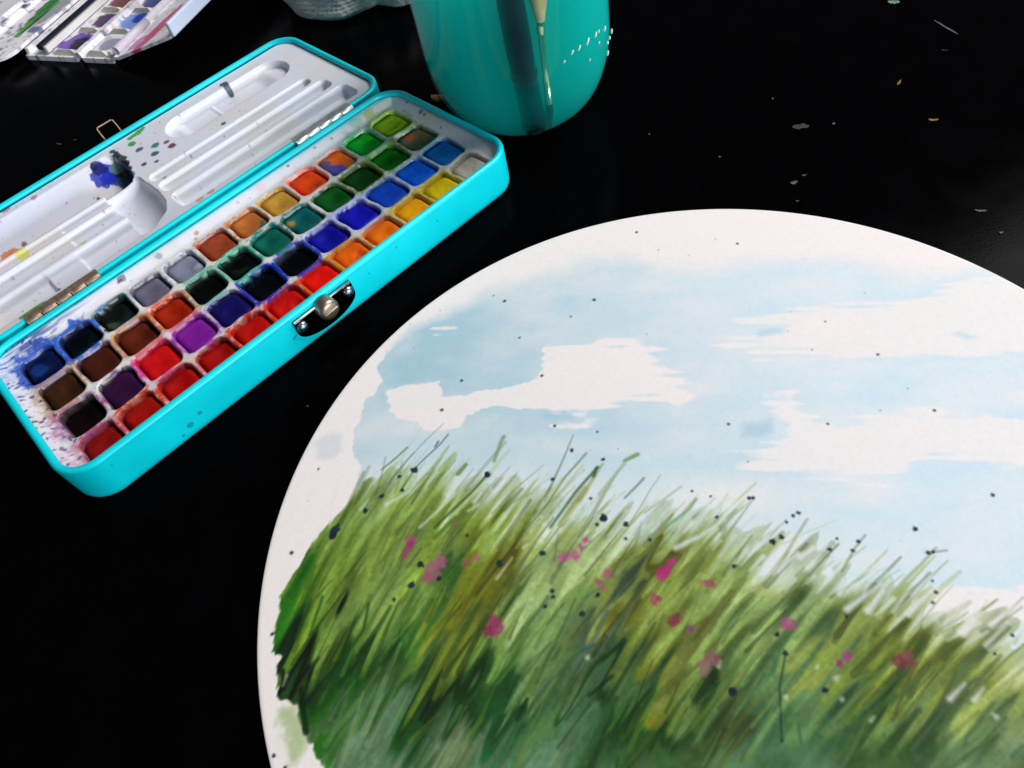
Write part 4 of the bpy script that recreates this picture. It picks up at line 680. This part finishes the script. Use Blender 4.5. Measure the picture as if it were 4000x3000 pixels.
flake('paint_fleck', -169, 474, 4.0, 2.0, .6, (190, 30, 15), 'red paint fleck lying between the folding palette and the tin lid', 'fleck', 1)
flake('dry_shaving', -201, 400, 5.5, 1.1, -.6, (150, 110, 90), 'thin brown shaving on the table, left of the tin lid', 'shaving', 2)
flake('dry_shaving', -192, 399.7, 3.0, .8, 0, (140, 95, 75), 'tiny brown shaving nearest the wire loop of the tin lid', 'shaving', 3)
flake('wood_sliver', 2.5, 346, 11, 5, -.35, (205, 150, 60), 'ochre wood sliver tucked between the tin corner and the jar', 'wood sliver', 4, curl=1.2, thick=1.4)
flake('paint_fleck', 223.5, 325.7, 6.5, 3.2, -.5, (150, 190, 165), 'pale green-white paint fleck at the top edge of the black table', 'fleck', 5)
flake('pale_streak', 232.5, 296, 19, 1.2, -1.38, (95, 120, 130), 'long thin pale fibre on the black table at the upper right', 'fibre', 6, curl=.1, thick=.12)
flake('seed_husk', 194.7, 266.7, 5.0, 1.3, .75, (165, 110, 30), 'brown seed husk standing upright in the picture, below the pale fibre', 'husk', 7)
flake('seed_husk', 194.1, 238.2, 4.6, 1.4, -.35, (190, 140, 55), 'golden husk on the table, nearest the right edge of the photo', 'husk', 8)
flake('paint_fleck', 128.8, 224, 3.6, 2.2, .1, (60, 140, 75), 'green paint fleck on the table just above the painting', 'fleck', 9)
flake('paint_fleck', 134.2, 226.5, 2.3, .9, -.1, (75, 100, 95), 'small grey-green fleck touching the green fleck above the painting', 'fleck', 10)
flake('paint_fleck', 125.6, 213.5, 1.7, .7, -.3, (110, 95, 85), 'tiny brownish crumb closest to the top rim of the painting', 'fleck', 11)
flake('smudge_flake', 146, 256, 8.5, 4.0, -.3, (42, 42, 58), 'dull grey-blue smear of dried paint in the middle of the bare table', 'smear', 12, curl=0, thick=.08)
flake('dust_crumb', 158.5, 252, 1.4, 1.0, .2, (150, 150, 150), 'pale dust crumb right of the grey-blue smear', 'crumb', 13)
flake('dust_crumb', 143.4, 278.6, 1.1, .8, .9, (130, 130, 130), 'pale dust crumb behind the grey-blue smear', 'crumb', 14)
flake('dust_crumb', 108.6, 250.5, 1.2, .8, -.3, (140, 135, 130), 'pale dust crumb on the table between jar and painting', 'crumb', 15)
flake('dust_crumb', 86.7, 277.2, .9, .6, 1.2, (150, 150, 150), 'pale dust crumb nearest the foot of the jar', 'crumb', 16)
flake('paint_fleck', 181.8, 184.2, 5.0, 1.1, -.45, (110, 125, 120), 'grey-green streak of dried paint by the right rim of the painting', 'fleck', 17)
flake('paint_fleck', 181.9, 171.8, 2.0, .9, -.2, (120, 120, 115), 'small grey crumb closest to the right rim of the painting', 'fleck', 18)
flake('paint_fleck', -73.1, 177.8, 1.0, .6, 0, (110, 105, 60), 'tiny olive crumb in the black gap between tin and painting', 'fleck', 19)
flake('fine_thread', 222.9, 280.3, 3.4, .35, -.7, (70, 95, 105), 'short grey thread just below the long pale fibre', 'thread', 20, curl=.2, thick=.1)
